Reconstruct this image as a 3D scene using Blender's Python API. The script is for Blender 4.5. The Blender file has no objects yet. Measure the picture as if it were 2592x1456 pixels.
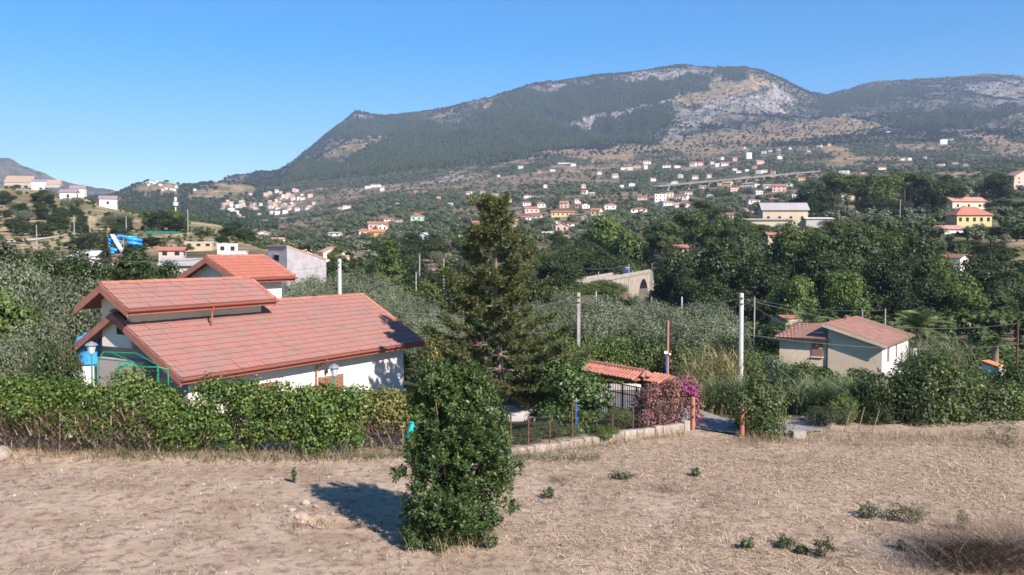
import bpy, math, random
import numpy as np
from mathutils import Vector, Matrix
R = math.radians
C = bpy.context.scene.collection
SC = bpy.context.scene

# ------------------------------------------------------------------ camera, sky, sun, exposure
F = 2245.0                       # focal length in photo pixels (2592 wide)
PITCH = 0.044
CAMZ = 7.0
SUN_AZ, SUN_EL = 143.0, 35.0     # clockwise from +Y (view direction)
cam = bpy.data.cameras.new('camera'); camo = bpy.data.objects.new('camera', cam); C.objects.link(camo)
camo.location = (0, 0, CAMZ); camo.rotation_euler = (math.pi/2 - PITCH, 0, 0)
cam.sensor_width = 36.0; cam.lens = 36.0*F/2592.0; cam.clip_start = 0.1; cam.clip_end = 30000
SC.camera = camo
W = bpy.data.worlds.new('World'); SC.world = W; W.use_nodes = True
nt = W.node_tree; bg = nt.nodes['Background']
sky = nt.nodes.new('ShaderNodeTexSky'); sky.sky_type = 'NISHITA'; sky.sun_disc = False
sky.sun_elevation = R(SUN_EL); sky.sun_rotation = R(SUN_AZ); sky.air_density = 1.0; sky.dust_density = 0.3; sky.ozone_density = 2.5
sky.altitude = 300
hs = nt.nodes.new('ShaderNodeHueSaturation'); hs.inputs['Saturation'].default_value = 1.65; hs.inputs['Hue'].default_value = .502; nt.links.new(sky.outputs[0], hs.inputs['Color']); nt.links.new(hs.outputs[0], bg.inputs[0]); bg.inputs[1].default_value = 0.086
sl = bpy.data.lights.new('sun', 'SUN'); sl.energy = 4.9; sl.angle = R(0.5); sl.color = (1.0, 0.91, 0.835)
slo = bpy.data.objects.new('sun', sl); C.objects.link(slo)
sd = Vector((math.sin(R(SUN_AZ))*math.cos(R(SUN_EL)), math.cos(R(SUN_AZ))*math.cos(R(SUN_EL)), math.sin(R(SUN_EL))))
slo.rotation_euler = sd.to_track_quat('Z', 'Y').to_euler(); slo.location = sd*200
SC.view_settings.view_transform = 'Standard'; SC.view_settings.look = 'None'
SC.view_settings.exposure = 1.0; SC.view_settings.gamma = 1.0
cy = SC.cycles
cy.use_denoising = True; cy.max_bounces = 5; cy.diffuse_bounces = 2; cy.glossy_bounces = 2
cy.transmission_bounces = 3; cy.transparent_max_bounces = 8; cy.volume_bounces = 0
cy.sample_clamp_indirect = 4.0; cy.filter_width = 1.6; cy.use_adaptive_sampling = True

# ------------------------------------------------------------------ projection helpers
cp, sp = math.cos(PITCH), math.sin(PITCH)
def ray(px, py):
    X, Y = (px-1296)/F, (728-py)/F
    return np.array([X, cp+Y*sp, -sp+Y*cp])
def at(px, py, D):
    d = ray(px, py); t = D/d[1]
    return Vector((d[0]*t, D, CAMZ+d[2]*t))
def zof(py, D):
    Y = (728-py)/F
    return CAMZ + D*(-sp+Y*cp)/(cp+Y*sp)
def mpp(D): return D/F            # metres per photo pixel at depth D

# ------------------------------------------------------------------ noise + terrain
def _hash(ix, iy, seed):
    h = (ix.astype(np.int64)*374761393 + iy.astype(np.int64)*668265263 + seed*974711) & 0x7fffffff
    h = ((h ^ (h >> 13))*1274126177) & 0x7fffffff
    return ((h ^ (h >> 16)) & 0xffffff)/float(0xffffff)
def vnoise(x, y, seed=0):
    x = np.asarray(x, float); y = np.asarray(y, float)
    ix = np.floor(x); iy = np.floor(y); fx = x-ix; fy = y-iy
    u = fx*fx*(3-2*fx); v = fy*fy*(3-2*fy)
    a = _hash(ix, iy, seed); b = _hash(ix+1, iy, seed); c = _hash(ix, iy+1, seed); d = _hash(ix+1, iy+1, seed)
    return (a*(1-u)+b*u)*(1-v)+(c*(1-u)+d*u)*v
def fbm(x, y, lam, octv=4, seed=0):
    s = 0; a = 1; t = 0
    for k in range(octv):
        s = s + a*(vnoise(np.asarray(x)/lam+7.3*k, np.asarray(y)/lam-3.1*k, seed+k)-0.5); t += a; a *= .5; lam *= .5
    return s/t*2
def sstep(a, b, x):
    t = np.clip((x-a)/(b-a), 0, 1); return t*t*(3-2*t)

KX = [-600, 0, 100, 200, 280, 340, 400, 500, 560, 620, 680, 740, 800, 1000, 1200, 1400, 1600, 1800, 2000, 2200, 2400, 2592, 3200]
def zr(*pairs): return ('z', pairs)
def pr(*pairs): return ('p', pairs)
ROWS = [
 (0.5, zr((0, 0))), (20, zr((0, 0))), (32, zr((0, 0))), (36.5, zr((0, -.9), (1300, -.9), (1500, -.6), (1720, 0), (2592, -.1))),
 (42, zr((0, -1.1), (1300, -1.2), (1500, -1.1), (1700, -1.0), (2592, -1.2))),
 (55, zr((0, -.9), (1000, -1.2), (1100, -1.5), (1300, -1.9), (1600, -2.2), (1900, -2.4), (2592, -2.3))),
 (75, zr((0, -.6), (700, -1), (1100, -2), (1300, -3), (1600, -3.6), (2200, -4.1), (2592, -3.6))),
 (110, zr((0, 0), (700, -1), (900, -2.8), (1100, -4), (1300, -5), (1600, -6), (2200, -6), (2592, -5))),
 (150, zr((0, 1), (600, .6), (800, -1.5), (1100, -6), (1300, -7.5), (1600, -8.5), (2200, -7), (2592, -5.5))),
 (190, zr((0, 2.5), (600, 2), (800, -1), (1000, -6), (1200, -8), (1380, -6), (1420, -4.2), (1500, -4), (1545, -5), (1600, -13), (1700, -12), (1800, -8), (2000, -5), (2200, -3), (2592, -2))),
 (230, zr((0, 4), (400, 4.6), (600, 4.6), (800, 0), (1000, -4), (1200, -5), (1390, -2.4), (1500, -2), (1555, -2.6), (1600, -12), (1620, -14), (1700, -10), (1800, -4), (2000, 0), (2592, 2))),
 (270, zr((0, 7), (200, 6.8), (300, 6.2), (500, 7.2), (620, 7.6), (700, 6), (800, 2), (1000, 1), (1400, .5), (1560, -6), (1640, -10), (1740, -2), (1800, 2), (2000, 6), (2592, 9))),
 (330, pr((-600, 590), (0, 592), (200, 582), (300, 590), (400, 594), (500, 592), (600, 612), (680, 634), (740, 645), (800, 652), (1000, 655), (1400, 648), (1600, 640), (1800, 620), (2000, 600), (2200, 588), (2592, 580))),
 (420, pr((-600, 480), (0, 494), (100, 498), (200, 514), (280, 532), (340, 546), (400, 558), (500, 566), (560, 573), (620, 600), (680, 635), (740, 643), (800, 640), (1000, 627), (1400, 618), (1600, 605), (1800, 585), (2000, 568), (2200, 552), (2400, 545), (2592, 535))),
 (450, pr((-600, 465), (0, 476), (100, 482), (200, 500), (280, 524), (340, 539), (400, 552), (500, 562), (560, 572), (620, 602), (680, 636), (740, 641), (800, 634), (1000, 619), (1400, 610), (1600, 597), (1800, 578), (2000, 560), (2200, 545), (2400, 538), (2592, 525))),
 (620, pr((-600, 520), (0, 525), (200, 545), (400, 580), (560, 595), (680, 618), (800, 600), (1000, 580), (1200, 574), (1400, 570), (1600, 558), (1800, 545), (2000, 525), (2200, 510), (2400, 505), (2592, 490))),
 (900, pr((-600, 530), (0, 540), (400, 565), (560, 580), (680, 592), (800, 570), (1000, 540), (1200, 528), (1400, 520), (1600, 512), (1800, 500), (2000, 482), (2200, 472), (2592, 455))),
 (1300, pr((-600, 530), (0, 540), (400, 545), (560, 552), (680, 562), (800, 542), (1000, 508), (1200, 492), (1400, 482), (1600, 473), (1800, 462), (2000, 447), (2200, 440), (2592, 425))),
 (1800, pr((-600, 510), (0, 515), (300, 512), (400, 500), (500, 506), (600, 520), (700, 515), (800, 490), (1000, 470), (1200, 455), (1400, 438), (1600, 432), (1800, 420), (2000, 408), (2200, 405), (2592, 392))),
 (2200, pr((-600, 500), (0, 505), (200, 504), (270, 500), (300, 494), (340, 474), (370, 463), (400, 458), (440, 464), (470, 472), (500, 470), (530, 464), (560, 460), (600, 461), (640, 470), (700, 480), (800, 462), (1000, 445), (1200, 425), (1400, 405), (1600, 400), (1800, 390), (2000, 378), (2200, 372), (2592, 362))),
 (2600, pr((-600, 500), (0, 510), (300, 512), (400, 490), (500, 490), (600, 476), (700, 462), (800, 443), (1000, 418), (1200, 403), (1400, 382), (1600, 376), (1800, 362), (2000, 350), (2200, 352), (2592, 335))),
 (3100, pr((-600, 490), (0, 500), (300, 510), (400, 495), (500, 490), (600, 472), (700, 446), (800, 415), (900, 392), (1000, 388), (1200, 364), (1400, 350), (1600, 338), (1800, 322), (2000, 318), (2200, 328), (2592, 300))),
 (3700, pr((-600, 455), (0, 470), (200, 490), (300, 505), (400, 498), (500, 492), (600, 470), (700, 441), (800, 388), (900, 340), (1000, 345), (1200, 315), (1400, 290), (1600, 275), (1800, 252), (1900, 242), (2000, 278), (2100, 300), (2200, 290), (2400, 270), (2592, 255))),
 (4300, pr((-600, 395), (0, 403), (30, 405), (60, 420), (120, 440), (150, 457), (200, 470), (250, 481), (300, 490), (350, 493), (400, 496), (560, 492), (620, 474), (655, 464), (700, 439), (760, 401), (800, 370), (840, 336), (880, 306), (905, 286), (925, 289), (960, 299), (1000, 299), (1060, 291), (1120, 279), (1200, 256), (1240, 250), (1270, 239), (1350, 216), (1420, 206), (1500, 196), (1560, 191), (1620, 181), (1720, 171), (1780, 172), (1850, 179), (1900, 178), (1930, 186), (1980, 206), (2030, 231), (2080, 254), (2150, 250), (2260, 235), (2400, 222), (2592, 215), (3200, 200))),
 (5000, pr((-600, 430), (0, 430), (300, 500), (640, 490), (800, 400), (905, 320), (1000, 310), (1200, 275), (1420, 230), (1720, 190), (1900, 195), (2030, 245), (2080, 247), (2150, 226), (2200, 213), (2260, 208), (2400, 200), (2480, 192), (2560, 195), (2592, 200), (3200, 190))),
 (6200, pr((-600, 520), (0, 520), (600, 520), (900, 420), (1400, 350), (1900, 300), (2100, 290), (2592, 260), (3200, 250))),
 (9000, pr((0, 600))),
]
PXF = np.arange(-1600, 4201, 10.0)
LD = np.linspace(math.log(0.5), math.log(9000), 900)
def _build_table():
    rows = []
    for D, (k, pairs) in ROWS:
        xs = [p[0] for p in pairs]; ys = [p[1] if k == 'z' else zof(p[1], D) for p in pairs]
        v = np.interp(PXF, xs, ys)
        if D < 4000:
            kk = np.array([.1, .2, .4, .2, .1]); v = np.convolve(np.pad(v, 2, 'edge'), kk, 'valid')
        rows.append(v)
    Z = np.array(rows); L = np.log([r[0] for r in ROWS])
    # pchip along log D
    h = np.diff(L)[:, None]; d = np.diff(Z, axis=0)/h
    m = np.zeros_like(Z); w1 = 2*h[1:]+h[:-1]; w2 = h[1:]+2*h[:-1]
    with np.errstate(divide='ignore', invalid='ignore'):
        mm = (w1+w2)/(w1/d[:-1]+w2/d[1:])
    m[1:-1] = np.where(d[:-1]*d[1:] > 0, mm, 0); m[0] = d[0]; m[-1] = d[-1]
    i = np.clip(np.searchsorted(L, LD)-1, 0, len(L)-2); t = ((LD-L[i])/(L[i+1]-L[i]))[:, None]; hh = (L[i+1]-L[i])[:, None]
    return ((1+2*t)*(1-t)**2*Z[i]+t*(1-t)**2*hh*m[i]+t*t*(3-2*t)*Z[i+1]+t*t*(t-1)*hh*m[i+1])
TAB = _build_table()
def HGT(x, y):
    x = np.asarray(x, float); y = np.maximum(np.asarray(y, float), 0.6)
    px = 1296+F*x/y
    fi = np.clip((px-PXF[0])/10.0, 0, len(PXF)-1.001); fj = np.clip((np.log(y)-LD[0])/(LD[1]-LD[0]), 0, len(LD)-1.001)
    a = fi.astype(int); b = fj.astype(int); u = fi-a; v = fj-b
    z = (TAB[b, a]*(1-u)+TAB[b, a+1]*u)*(1-v)+(TAB[b+1, a]*(1-u)+TAB[b+1, a+1]*u)*v
    n = 0.12*sstep(40, 70, y)*fbm(x, y, 14, 3, 1) + 0.7*sstep(120, 300, y)*fbm(x, y, 60, 3, 5)*(1-.6*sstep(1500, 2500, y))
    n = n + 6*sstep(600, 1800, y)*fbm(x, y, 260, 4, 9)*(1-.4*sstep(3600, 4300, y))
    g = np.abs(fbm(x*1.0+y*.15, y*.45, 420, 4, 21))
    n = n + (30-120*g)*sstep(2500, 3200, y)*(1-.85*sstep(3500, 4250, y))
    g2 = np.abs(fbm(x+y*.35, y*.3, 170, 3, 57)); n = n + (14-60*g2)*sstep(2700, 3300, y)*(1-.8*sstep(3700, 4300, y))
    n = n + 9*sstep(2800, 3600, y)*np.abs(fbm(x, y, 90, 3, 33))
    return z+n
def ground(x, y): return float(HGT(np.array([x]), np.array([y]))[0])
def on_ground(px, py, d0=20, d1=6000):
    """where the line of sight through a photo point meets the land"""
    D = np.exp(np.linspace(math.log(d0), math.log(d1), 2500)); d = ray(px, py)
    x = d[0]/d[1]*D; z = CAMZ+d[2]/d[1]*D; h = HGT(x, D)
    k = np.nonzero(h >= z)[0]
    if len(k) == 0: return None
    return Vector((x[k[0]], D[k[0]], h[k[0]]))

# ------------------------------------------------------------------ mesh builders
def tag(o, label=None, cat=None, group=None, kind=None):
    if label: o['label'] = label
    if cat: o['category'] = cat
    if group: o['group'] = group
    if kind: o['kind'] = kind
    return o
def link(name, me, parent=None, loc=None, rotz=None):
    o = bpy.data.objects.new(name, me); C.objects.link(o)
    if parent is not None: o.parent = parent
    if loc is not None: o.location = loc
    if rotz is not None: o.rotation_euler = (0, 0, rotz)
    return o
def empty(name, loc, rotz=0, label=None, cat=None, group=None):
    o = bpy.data.objects.new(name, None); C.objects.link(o); o.location = loc; o.rotation_euler = (0, 0, rotz); o.empty_display_size = .2
    return tag(o, label, cat, group)
def mesh_np(name, V, Q, mat, smooth=False):
    V = np.asarray(V, np.float32); Q = np.asarray(Q, np.int32); k = Q.shape[1]
    me = bpy.data.meshes.new(name)
    me.vertices.add(len(V)); me.vertices.foreach_set('co', V.ravel())
    me.loops.add(Q.size); me.loops.foreach_set('vertex_index', Q.ravel())
    me.polygons.add(len(Q)); me.polygons.foreach_set('loop_start', np.arange(0, Q.size, k, dtype=np.int32)); me.polygons.foreach_set('loop_total', np.full(len(Q), k, np.int32))
    if smooth: me.polygons.foreach_set('use_smooth', np.ones(len(Q), bool))
    me.update(calc_edges=True)
    if mat: me.materials.append(mat)
    return me
class MB:
    def __init__(s): s.v = []; s.f = []
    def add(s, vs, fs):
        b = len(s.v); s.v += [tuple(v) for v in vs]; s.f += [tuple(b+i for i in f) for f in fs]
    def box(s, c, d, rz=0, M=None):
        x, y, z = d[0]/2, d[1]/2, d[2]/2; vs = []
        for sx, sy, sz in ((-1, -1, -1), (1, -1, -1), (1, 1, -1), (-1, 1, -1), (-1, -1, 1), (1, -1, 1), (1, 1, 1), (-1, 1, 1)):
            a, b = sx*x, sy*y; vs.append((c[0]+a*math.cos(rz)-b*math.sin(rz), c[1]+a*math.sin(rz)+b*math.cos(rz), c[2]+sz*z))
        if M: vs = [M @ Vector(v) for v in vs]
        s.add(vs, [(3, 2, 1, 0), (4, 5, 6, 7), (0, 1, 5, 4), (1, 2, 6, 5), (2, 3, 7, 6), (3, 0, 4, 7)])
    def prism(s, poly, off):
        """poly: list of 3D points; off: extrusion vector"""
        n = len(poly); off = Vector(off); a = [Vector(p) for p in poly]; b = [p+off for p in a]
        s.add(a+b, [tuple(range(n-1, -1, -1)), tuple(range(n, 2*n))]+[(i, (i+1) % n, n+(i+1) % n, n+i) for i in range(n)])
    def tube(s, pts, r, n=8, cap=True):
        pts = [Vector(p) for p in pts]; rs = r if isinstance(r, (list, tuple)) else [r]*len(pts); b = len(s.v); up = None
        for i, p in enumerate(pts):
            t = (pts[min(i+1, len(pts)-1)]-pts[max(i-1, 0)]).normalized()
            a = t.cross(Vector((0, 0, 1)) if abs(t.z) < .95 else Vector((1, 0, 0))).normalized()
            if up is not None and a.dot(up) < 0 and abs(t.z) < .95: a = -a
            up = a; c = t.cross(a)
            for k in range(n):
                w = 2*math.pi*k/n; s.v.append(tuple(p+(a*math.cos(w)+c*math.sin(w))*rs[i]))
        for i in range(len(pts)-1):
            for k in range(n):
                s.f.append((b+i*n+k, b+i*n+(k+1) % n, b+(i+1)*n+(k+1) % n, b+(i+1)*n+k))
        if cap:
            s.f.append(tuple(b+k for k in range(n-1, -1, -1))); e = b+(len(pts)-1)*n; s.f.append(tuple(e+k for k in range(n)))
    def lathe(s, prof, c=(0, 0, 0), n=12):
        b = len(s.v)
        for r, z in prof:
            for k in range(n):
                w = 2*math.pi*k/n; s.v.append((c[0]+r*math.cos(w), c[1]+r*math.sin(w), c[2]+z))
        for i in range(len(prof)-1):
            for k in range(n): s.f.append((b+i*n+k, b+i*n+(k+1) % n, b+(i+1)*n+(k+1) % n, b+(i+1)*n+k))
        s.f.append(tuple(b+k for k in range(n-1, -1, -1))); e = b+(len(prof)-1)*n; s.f.append(tuple(e+k for k in range(n)))
    def mesh(s, name, mat, smooth=False):
        me = bpy.data.meshes.new(name); me.from_pydata(s.v, [], s.f); me.update()
        if smooth:
            for p in me.polygons: p.use_smooth = True
        if mat: me.materials.append(mat)
        return me
    def build(s, name, mat, parent=None, loc=None, rotz=None, smooth=False):
        return link(name, s.mesh(name, mat, smooth), parent, loc, rotz)
def copy_tree(o, parent=None):
    c = o.copy(); C.objects.link(c); c.parent = parent
    for ch in list(o.children): copy_tree(ch, c)
    return c

# ------------------------------------------------------------------ materials
def mat(name, c1, c2=None, scale=3.0, rough=.9, bump=0, bscale=30, detail=5, coord='pos', contrast=(.35, .65), spec=.2, metal=0, c3=None, s3=1, t3=(.55, .7), isl=0):
    m = bpy.data.materials.new(name); m.use_nodes = True; n = m.node_tree; b = n.nodes['Principled BSDF']
    b.inputs['Roughness'].default_value = rough; b.inputs['Specular IOR Level'].default_value = spec; b.inputs['Metallic'].default_value = metal
    b.inputs['Base Color'].default_value = (*c1, 1)
    if coord == 'pos': src = n.nodes.new('ShaderNodeNewGeometry').outputs['Position']
    else: src = n.nodes.new('ShaderNodeTexCoord').outputs['Object']
    def noise(sc, dt=detail):
        t = n.nodes.new('ShaderNodeTexNoise'); t.inputs['Scale'].default_value = sc; t.inputs['Detail'].default_value = dt; n.links.new(src, t.inputs['Vector']); return t.outputs['Fac']
    def mix(f, a, bb):
        x = n.nodes.new('ShaderNodeMix'); x.data_type = 'RGBA'
        n.links.new(f, x.inputs[0])
        for s_, v in ((6, a), (7, bb)):
            if isinstance(v, tuple): x.inputs[s_].default_value = (*v, 1)
            else: n.links.new(v, x.inputs[s_])
        return x.outputs[2]
    def ramp(f, a, bb):
        x = n.nodes.new('ShaderNodeMapRange'); x.inputs[1].default_value = a; x.inputs[2].default_value = bb; n.links.new(f, x.inputs[0]); return x.outputs[0]
    col = c1
    if c2: col = mix(ramp(noise(scale), *contrast), c1, c2)
    if c3: col = mix(ramp(noise(s3, 6), *t3), col, c3)
    if isl:
        g = n.nodes.new('ShaderNodeNewGeometry'); h = n.nodes.new('ShaderNodeHueSaturation')
        oi = n.nodes.new('ShaderNodeObjectInfo'); ad = n.nodes.new('ShaderNodeMath'); ad.operation = 'ADD'; n.links.new(g.outputs['Random Per Island'], ad.inputs[0]); n.links.new(oi.outputs['Random'], ad.inputs[1])
        fr = n.nodes.new('ShaderNodeMath'); fr.operation = 'FRACT'; n.links.new(ad.outputs[0], fr.inputs[0])
        r = n.nodes.new('ShaderNodeMapRange'); r.inputs[3].default_value = 1-isl; r.inputs[4].default_value = 1+isl; n.links.new(fr.outputs[0], r.inputs[0])
        n.links.new(r.outputs[0], h.inputs['Value'])
        if isinstance(col, tuple): h.inputs['Color'].default_value = (*col, 1)
        else: n.links.new(col, h.inputs['Color'])
        col = h.outputs[0]
    if not isinstance(col, tuple): n.links.new(col, b.inputs['Base Color'])
    if bump:
        bp = n.nodes.new('ShaderNodeBump'); bp.inputs['Strength'].default_value = bump; bp.inputs['Distance'].default_value = .02
        n.links.new(noise(bscale, 6), bp.inputs['Height']); n.links.new(bp.outputs[0], b.inputs['Normal'])
    return m
def leaf_mat(name, stops, trans=.3, gloss=.04, objvar=.18):
    """leaf colours vary leaf by leaf (random per island) and tree by tree"""
    m = bpy.data.materials.new(name); m.use_nodes = True; n = m.node_tree; n.nodes.remove(n.nodes['Principled BSDF']); out = n.nodes['Material Output']
    g = n.nodes.new('ShaderNodeNewGeometry'); rp = n.nodes.new('ShaderNodeValToRGB'); n.links.new(g.outputs['Random Per Island'], rp.inputs[0])
    cr = rp.color_ramp; cr.elements[0].position = stops[0][0]; cr.elements[0].color = (*stops[0][1], 1); cr.elements[1].position = stops[-1][0]; cr.elements[1].color = (*stops[-1][1], 1)
    for p, c in stops[1:-1]:
        e = cr.elements.new(p); e.color = (*c, 1)
    oi = n.nodes.new('ShaderNodeObjectInfo'); r = n.nodes.new('ShaderNodeMapRange'); r.inputs[3].default_value = 1-objvar; r.inputs[4].default_value = 1+objvar; n.links.new(oi.outputs['Random'], r.inputs[0])
    h = n.nodes.new('ShaderNodeHueSaturation'); n.links.new(rp.outputs[0], h.inputs['Color']); n.links.new(r.outputs[0], h.inputs['Value'])
    d = n.nodes.new('ShaderNodeBsdfDiffuse'); t = n.nodes.new('ShaderNodeBsdfTranslucent'); mx = n.nodes.new('ShaderNodeMixShader'); mx.inputs[0].default_value = trans
    n.links.new(h.outputs[0], d.inputs[0]); n.links.new(h.outputs[0], t.inputs[0]); n.links.new(d.outputs[0], mx.inputs[1]); n.links.new(t.outputs[0], mx.inputs[2])
    gl = n.nodes.new('ShaderNodeBsdfGlossy'); gl.inputs['Roughness'].default_value = .45; m2 = n.nodes.new('ShaderNodeMixShader'); m2.inputs[0].default_value = gloss
    n.links.new(mx.outputs[0], m2.inputs[1]); n.links.new(gl.outputs[0], m2.inputs[2]); n.links.new(m2.outputs[0], out.inputs[0])
    return m
M = {}
M['olive'] = leaf_mat('olive_leaves', [(0, (.085, .105, .055)), (.5, (.15, .175, .1)), (1, (.25, .27, .18))], .25, .015)
M['broad'] = leaf_mat('evergreen_leaves', [(0, (.02, .033, .013)), (.6, (.042, .064, .022)), (1, (.1, .13, .042))], .22, .02)
M['pinefar'] = leaf_mat('umbrella_pine_needles', [(0, (.04, .06, .02)), (.6, (.085, .12, .036)), (1, (.16, .19, .06))], .25, .015)
M['decid'] = leaf_mat('deciduous_leaves', [(0, (.06, .095, .026)), (.6, (.11, .165, .04)), (1, (.2, .25, .06))], .35, .02)
M['farwood'] = leaf_mat('slope_tree_leaves', [(0, (.03, .05, .022)), (1, (.11, .14, .06))], .25, .01)
M['cypress'] = leaf_mat('cypress_leaves', [(0, (.02, .034, .016)), (1, (.05, .07, .03))], .2, .02)
M['cedar'] = leaf_mat('conifer_leaves', [(0, (.055, .085, .022)), (1, (.13, .17, .045))], .3, .02)
M['bush'] = leaf_mat('bush_leaves', [(0, (.045, .07, .022)), (.7, (.105, .145, .045)), (1, (.19, .21, .075))], .3, .02)
M['laurel'] = leaf_mat('laurel_leaves', [(0, (.03, .062, .02)), (.5, (.068, .125, .034)), (.88, (.125, .19, .05)), (1, (.24, .25, .075))], .25, .03)
M['vine'] = leaf_mat('vine_leaves', [(0, (.055, .11, .022)), (.5, (.12, .2, .04)), (.88, (.21, .28, .06)), (1, (.38, .33, .08))], .38, .02)
M['vine_dark'] = leaf_mat('hedge_leaves', [(0, (.045, .1, .02)), (.6, (.105, .18, .038)), (.93, (.2, .27, .055)), (1, (.42, .39, .08))], .38, .02)
M['yellowing'] = leaf_mat('yellowing_leaves', [(0, (.1, .13, .03)), (.5, (.22, .23, .06)), (1, (.42, .33, .12))], .38, .03)
M['needle'] = leaf_mat('pine_needles', [(0, (.045, .068, .024)), (.55, (.11, .145, .048)), (.85, (.19, .21, .08)), (1, (.3, .22, .13))], .28, .02)
M['bougain'] = leaf_mat('bougainvillea_bracts', [(0, (.1, .1, .045)), (.3, (.32, .17, .13)), (.7, (.42, .22, .19)), (.92, (.40, .12, .2)), (1, (.42, .33, .17))], .35, .02)
M['magenta'] = leaf_mat('magenta_bracts', [(0, (.34, .07, .18)), (1, (.48, .12, .3))], .35, .02)
M['reed'] = leaf_mat('reed_leaves', [(0, (.08, .125, .06)), (.6, (.16, .21, .1)), (1, (.32, .31, .16))], .35, .02)
M['reed_dry'] = leaf_mat('dry_reed_leaves', [(0, (.15, .15, .06)), (.5, (.28, .25, .11)), (1, (.45, .37, .2))], .35, .02)
M['palm'] = leaf_mat('palm_leaves', [(0, (.07, .1, .035)), (.7, (.15, .2, .07)), (1, (.32, .33, .14))], .25, .03)
M['weed'] = leaf_mat('weed_leaves', [(0, (.045, .065, .025)), (1, (.12, .14, .06))], .3, .03)
M['straw'] = leaf_mat('straw', [(0, (.15, .1, .07)), (.4, (.40, .29, .185)), (1, (.72, .57, .41))], .1, .01)
M['drygrass'] = leaf_mat('dry_grass', [(0, (.19, .14, .08)), (.5, (.36, .27, .16)), (1, (.56, .45, .29))], .3, .02)
M['twig'] = leaf_mat('dry_twigs', [(0, (.12, .085, .065)), (.6, (.23, .17, .125)), (1, (.38, .29, .21))], .0, .0)
M['bark'] = mat('bark', (.16, .11, .08), (.28, .21, .17), 14, .95, .8, 40, coord='obj')
M['barkfar'] = mat('trunk_bark', (.1, .075, .055), (.19, .15, .12), 2, .95)
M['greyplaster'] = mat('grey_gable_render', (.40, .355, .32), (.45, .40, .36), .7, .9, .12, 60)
M['plaster'] = mat('cream_plaster', (.76, .70, .62), (.68, .61, .53), 1.6, .9, .15, 60, contrast=(.5, .8))
M['beige'] = mat('beige_plaster', (.66, .54, .39), (.56, .44, .31), .9, .9, .12, 60, contrast=(.45, .75))
M['white'] = mat('white_plaster', (.80, .78, .74), (.74, .71, .66), .5, .9)
M['tile'] = mat('weathered_roof_tile', (.335, .15, .122), (.295, .165, .142), 1.3, .9, .25, 90, c3=(.22, .16, .135), s3=1.1, t3=(.48, .85), isl=.03)
M['tile2'] = mat('bright_roof_tile', (.40, .14, .095), (.36, .145, .105), 2.0, .88, .2, 90, isl=.04)
M['ridge'] = mat('ridge_tile_clay', (.42, .17, .12), (.33, .145, .105), 3, .85, isl=.12)
M['fascia'] = mat('red_brown_fascia', (.29, .115, .085), (.33, .15, .115), 3, .7)
M['gutter'] = mat('red_gutter', (.36, .115, .08), (.30, .10, .075), 4, .45, spec=.4)
M['soffit'] = mat('soffit', (.50, .42, .36), None)
M['shutter'] = mat('brown_shutter', (.27, .145, .095), None, rough=.6)
M['dark'] = mat('dark_opening', (.02, .018, .017), None, rough=.6)
M['glass'] = mat('window_glass', (.03, .035, .045), None, rough=.1, spec=.6)
M['concrete'] = mat('concrete', (.36, .34, .31), (.28, .26, .245), 1.5, .95, .3, 30)
M['conc_white'] = mat('pale_concrete', (.60, .58, .55), (.50, .47, .44), 1.5, .95, .2, 30)
M['stone'] = mat('rough_stone', (.40, .335, .275), (.28, .23, .185), 4, .95, .8, 14, c3=(.14, .115, .09), s3=6, t3=(.6, .75), isl=.15)
M['rust'] = mat('rusty_iron', (.16, .075, .045), (.09, .05, .038), 9, .9, .2, 60)
M['iron'] = mat('dark_iron', (.035, .028, .026), (.09, .05, .04), 8, .7)
M['orange'] = mat('orange_paint', (.43, .18, .125), (.35, .15, .105), 5, .8, .2, 30)
M['green'] = mat('green_paint', (.02, .22, .11), (.03, .26, .14), 6, .5)
M['lampglass'] = mat('lamp_glass', (.5, .53, .58), None, rough=.25, spec=.5)
M['lampcap'] = mat('lamp_cap', (.22, .23, .25), None, rough=.35, spec=.5)
M['tank'] = mat('blue_plastic', (.06, .30, .62), (.07, .33, .66), 2, .4, spec=.5)
M['wire'] = mat('cable', (.2, .2, .2), None, rough=.6)
M['wiredark'] = mat('wire_mesh', (.09, .08, .075), None, rough=.7)
M['asphalt'] = mat('grey_asphalt', (.23, .21, .2), (.3, .27, .25), 2, .95, .4, 60)
M['yard'] = mat('pale_paving', (.62, .58, .54), (.5, .46, .42), 1.2, .95, .2, 30)
M['greyroof'] = mat('grey_sheet_roof', (.34, .31, .28), (.42, .39, .36), .5, .9)
M['teal'] = mat('teal_plastic', (.01, .33, .33), (.02, .42, .40), 8, .5)
M['slide'] = mat('blue_slide', (.03, .28, .70), None, rough=.35, spec=.5)
M['tarp'] = mat('green_tarp', (.02, .14, .07), (.03, .18, .09), 1, .8)
M['carwhite'] = mat('white_car_paint', (.75, .76, .78), None, rough=.3, spec=.5)
M['carblue'] = mat('blue_car_paint', (.03, .06, .2), None, rough=.3, spec=.5)
M['tyre'] = mat('tyre_rubber', (.02, .02, .02), None)
M['pipe'] = mat('blue_pipe', (.05, .09, .5), None, rough=.5)
M['striped'] = mat('pale_blue_grey_paint', (.3, .33, .48), (.5, .5, .52), 1.4, .7, contrast=(.45, .55))
M['brick'] = mat('red_brick', (.45, .2, .12), (.35, .15, .09), 9, .9, isl=.2)
_wc = {}
def wallmat(name, c):
    if name not in _wc: _wc[name] = mat(name, c, tuple(v*.9 for v in c), .25, .9)
    return _wc[name]
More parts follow.
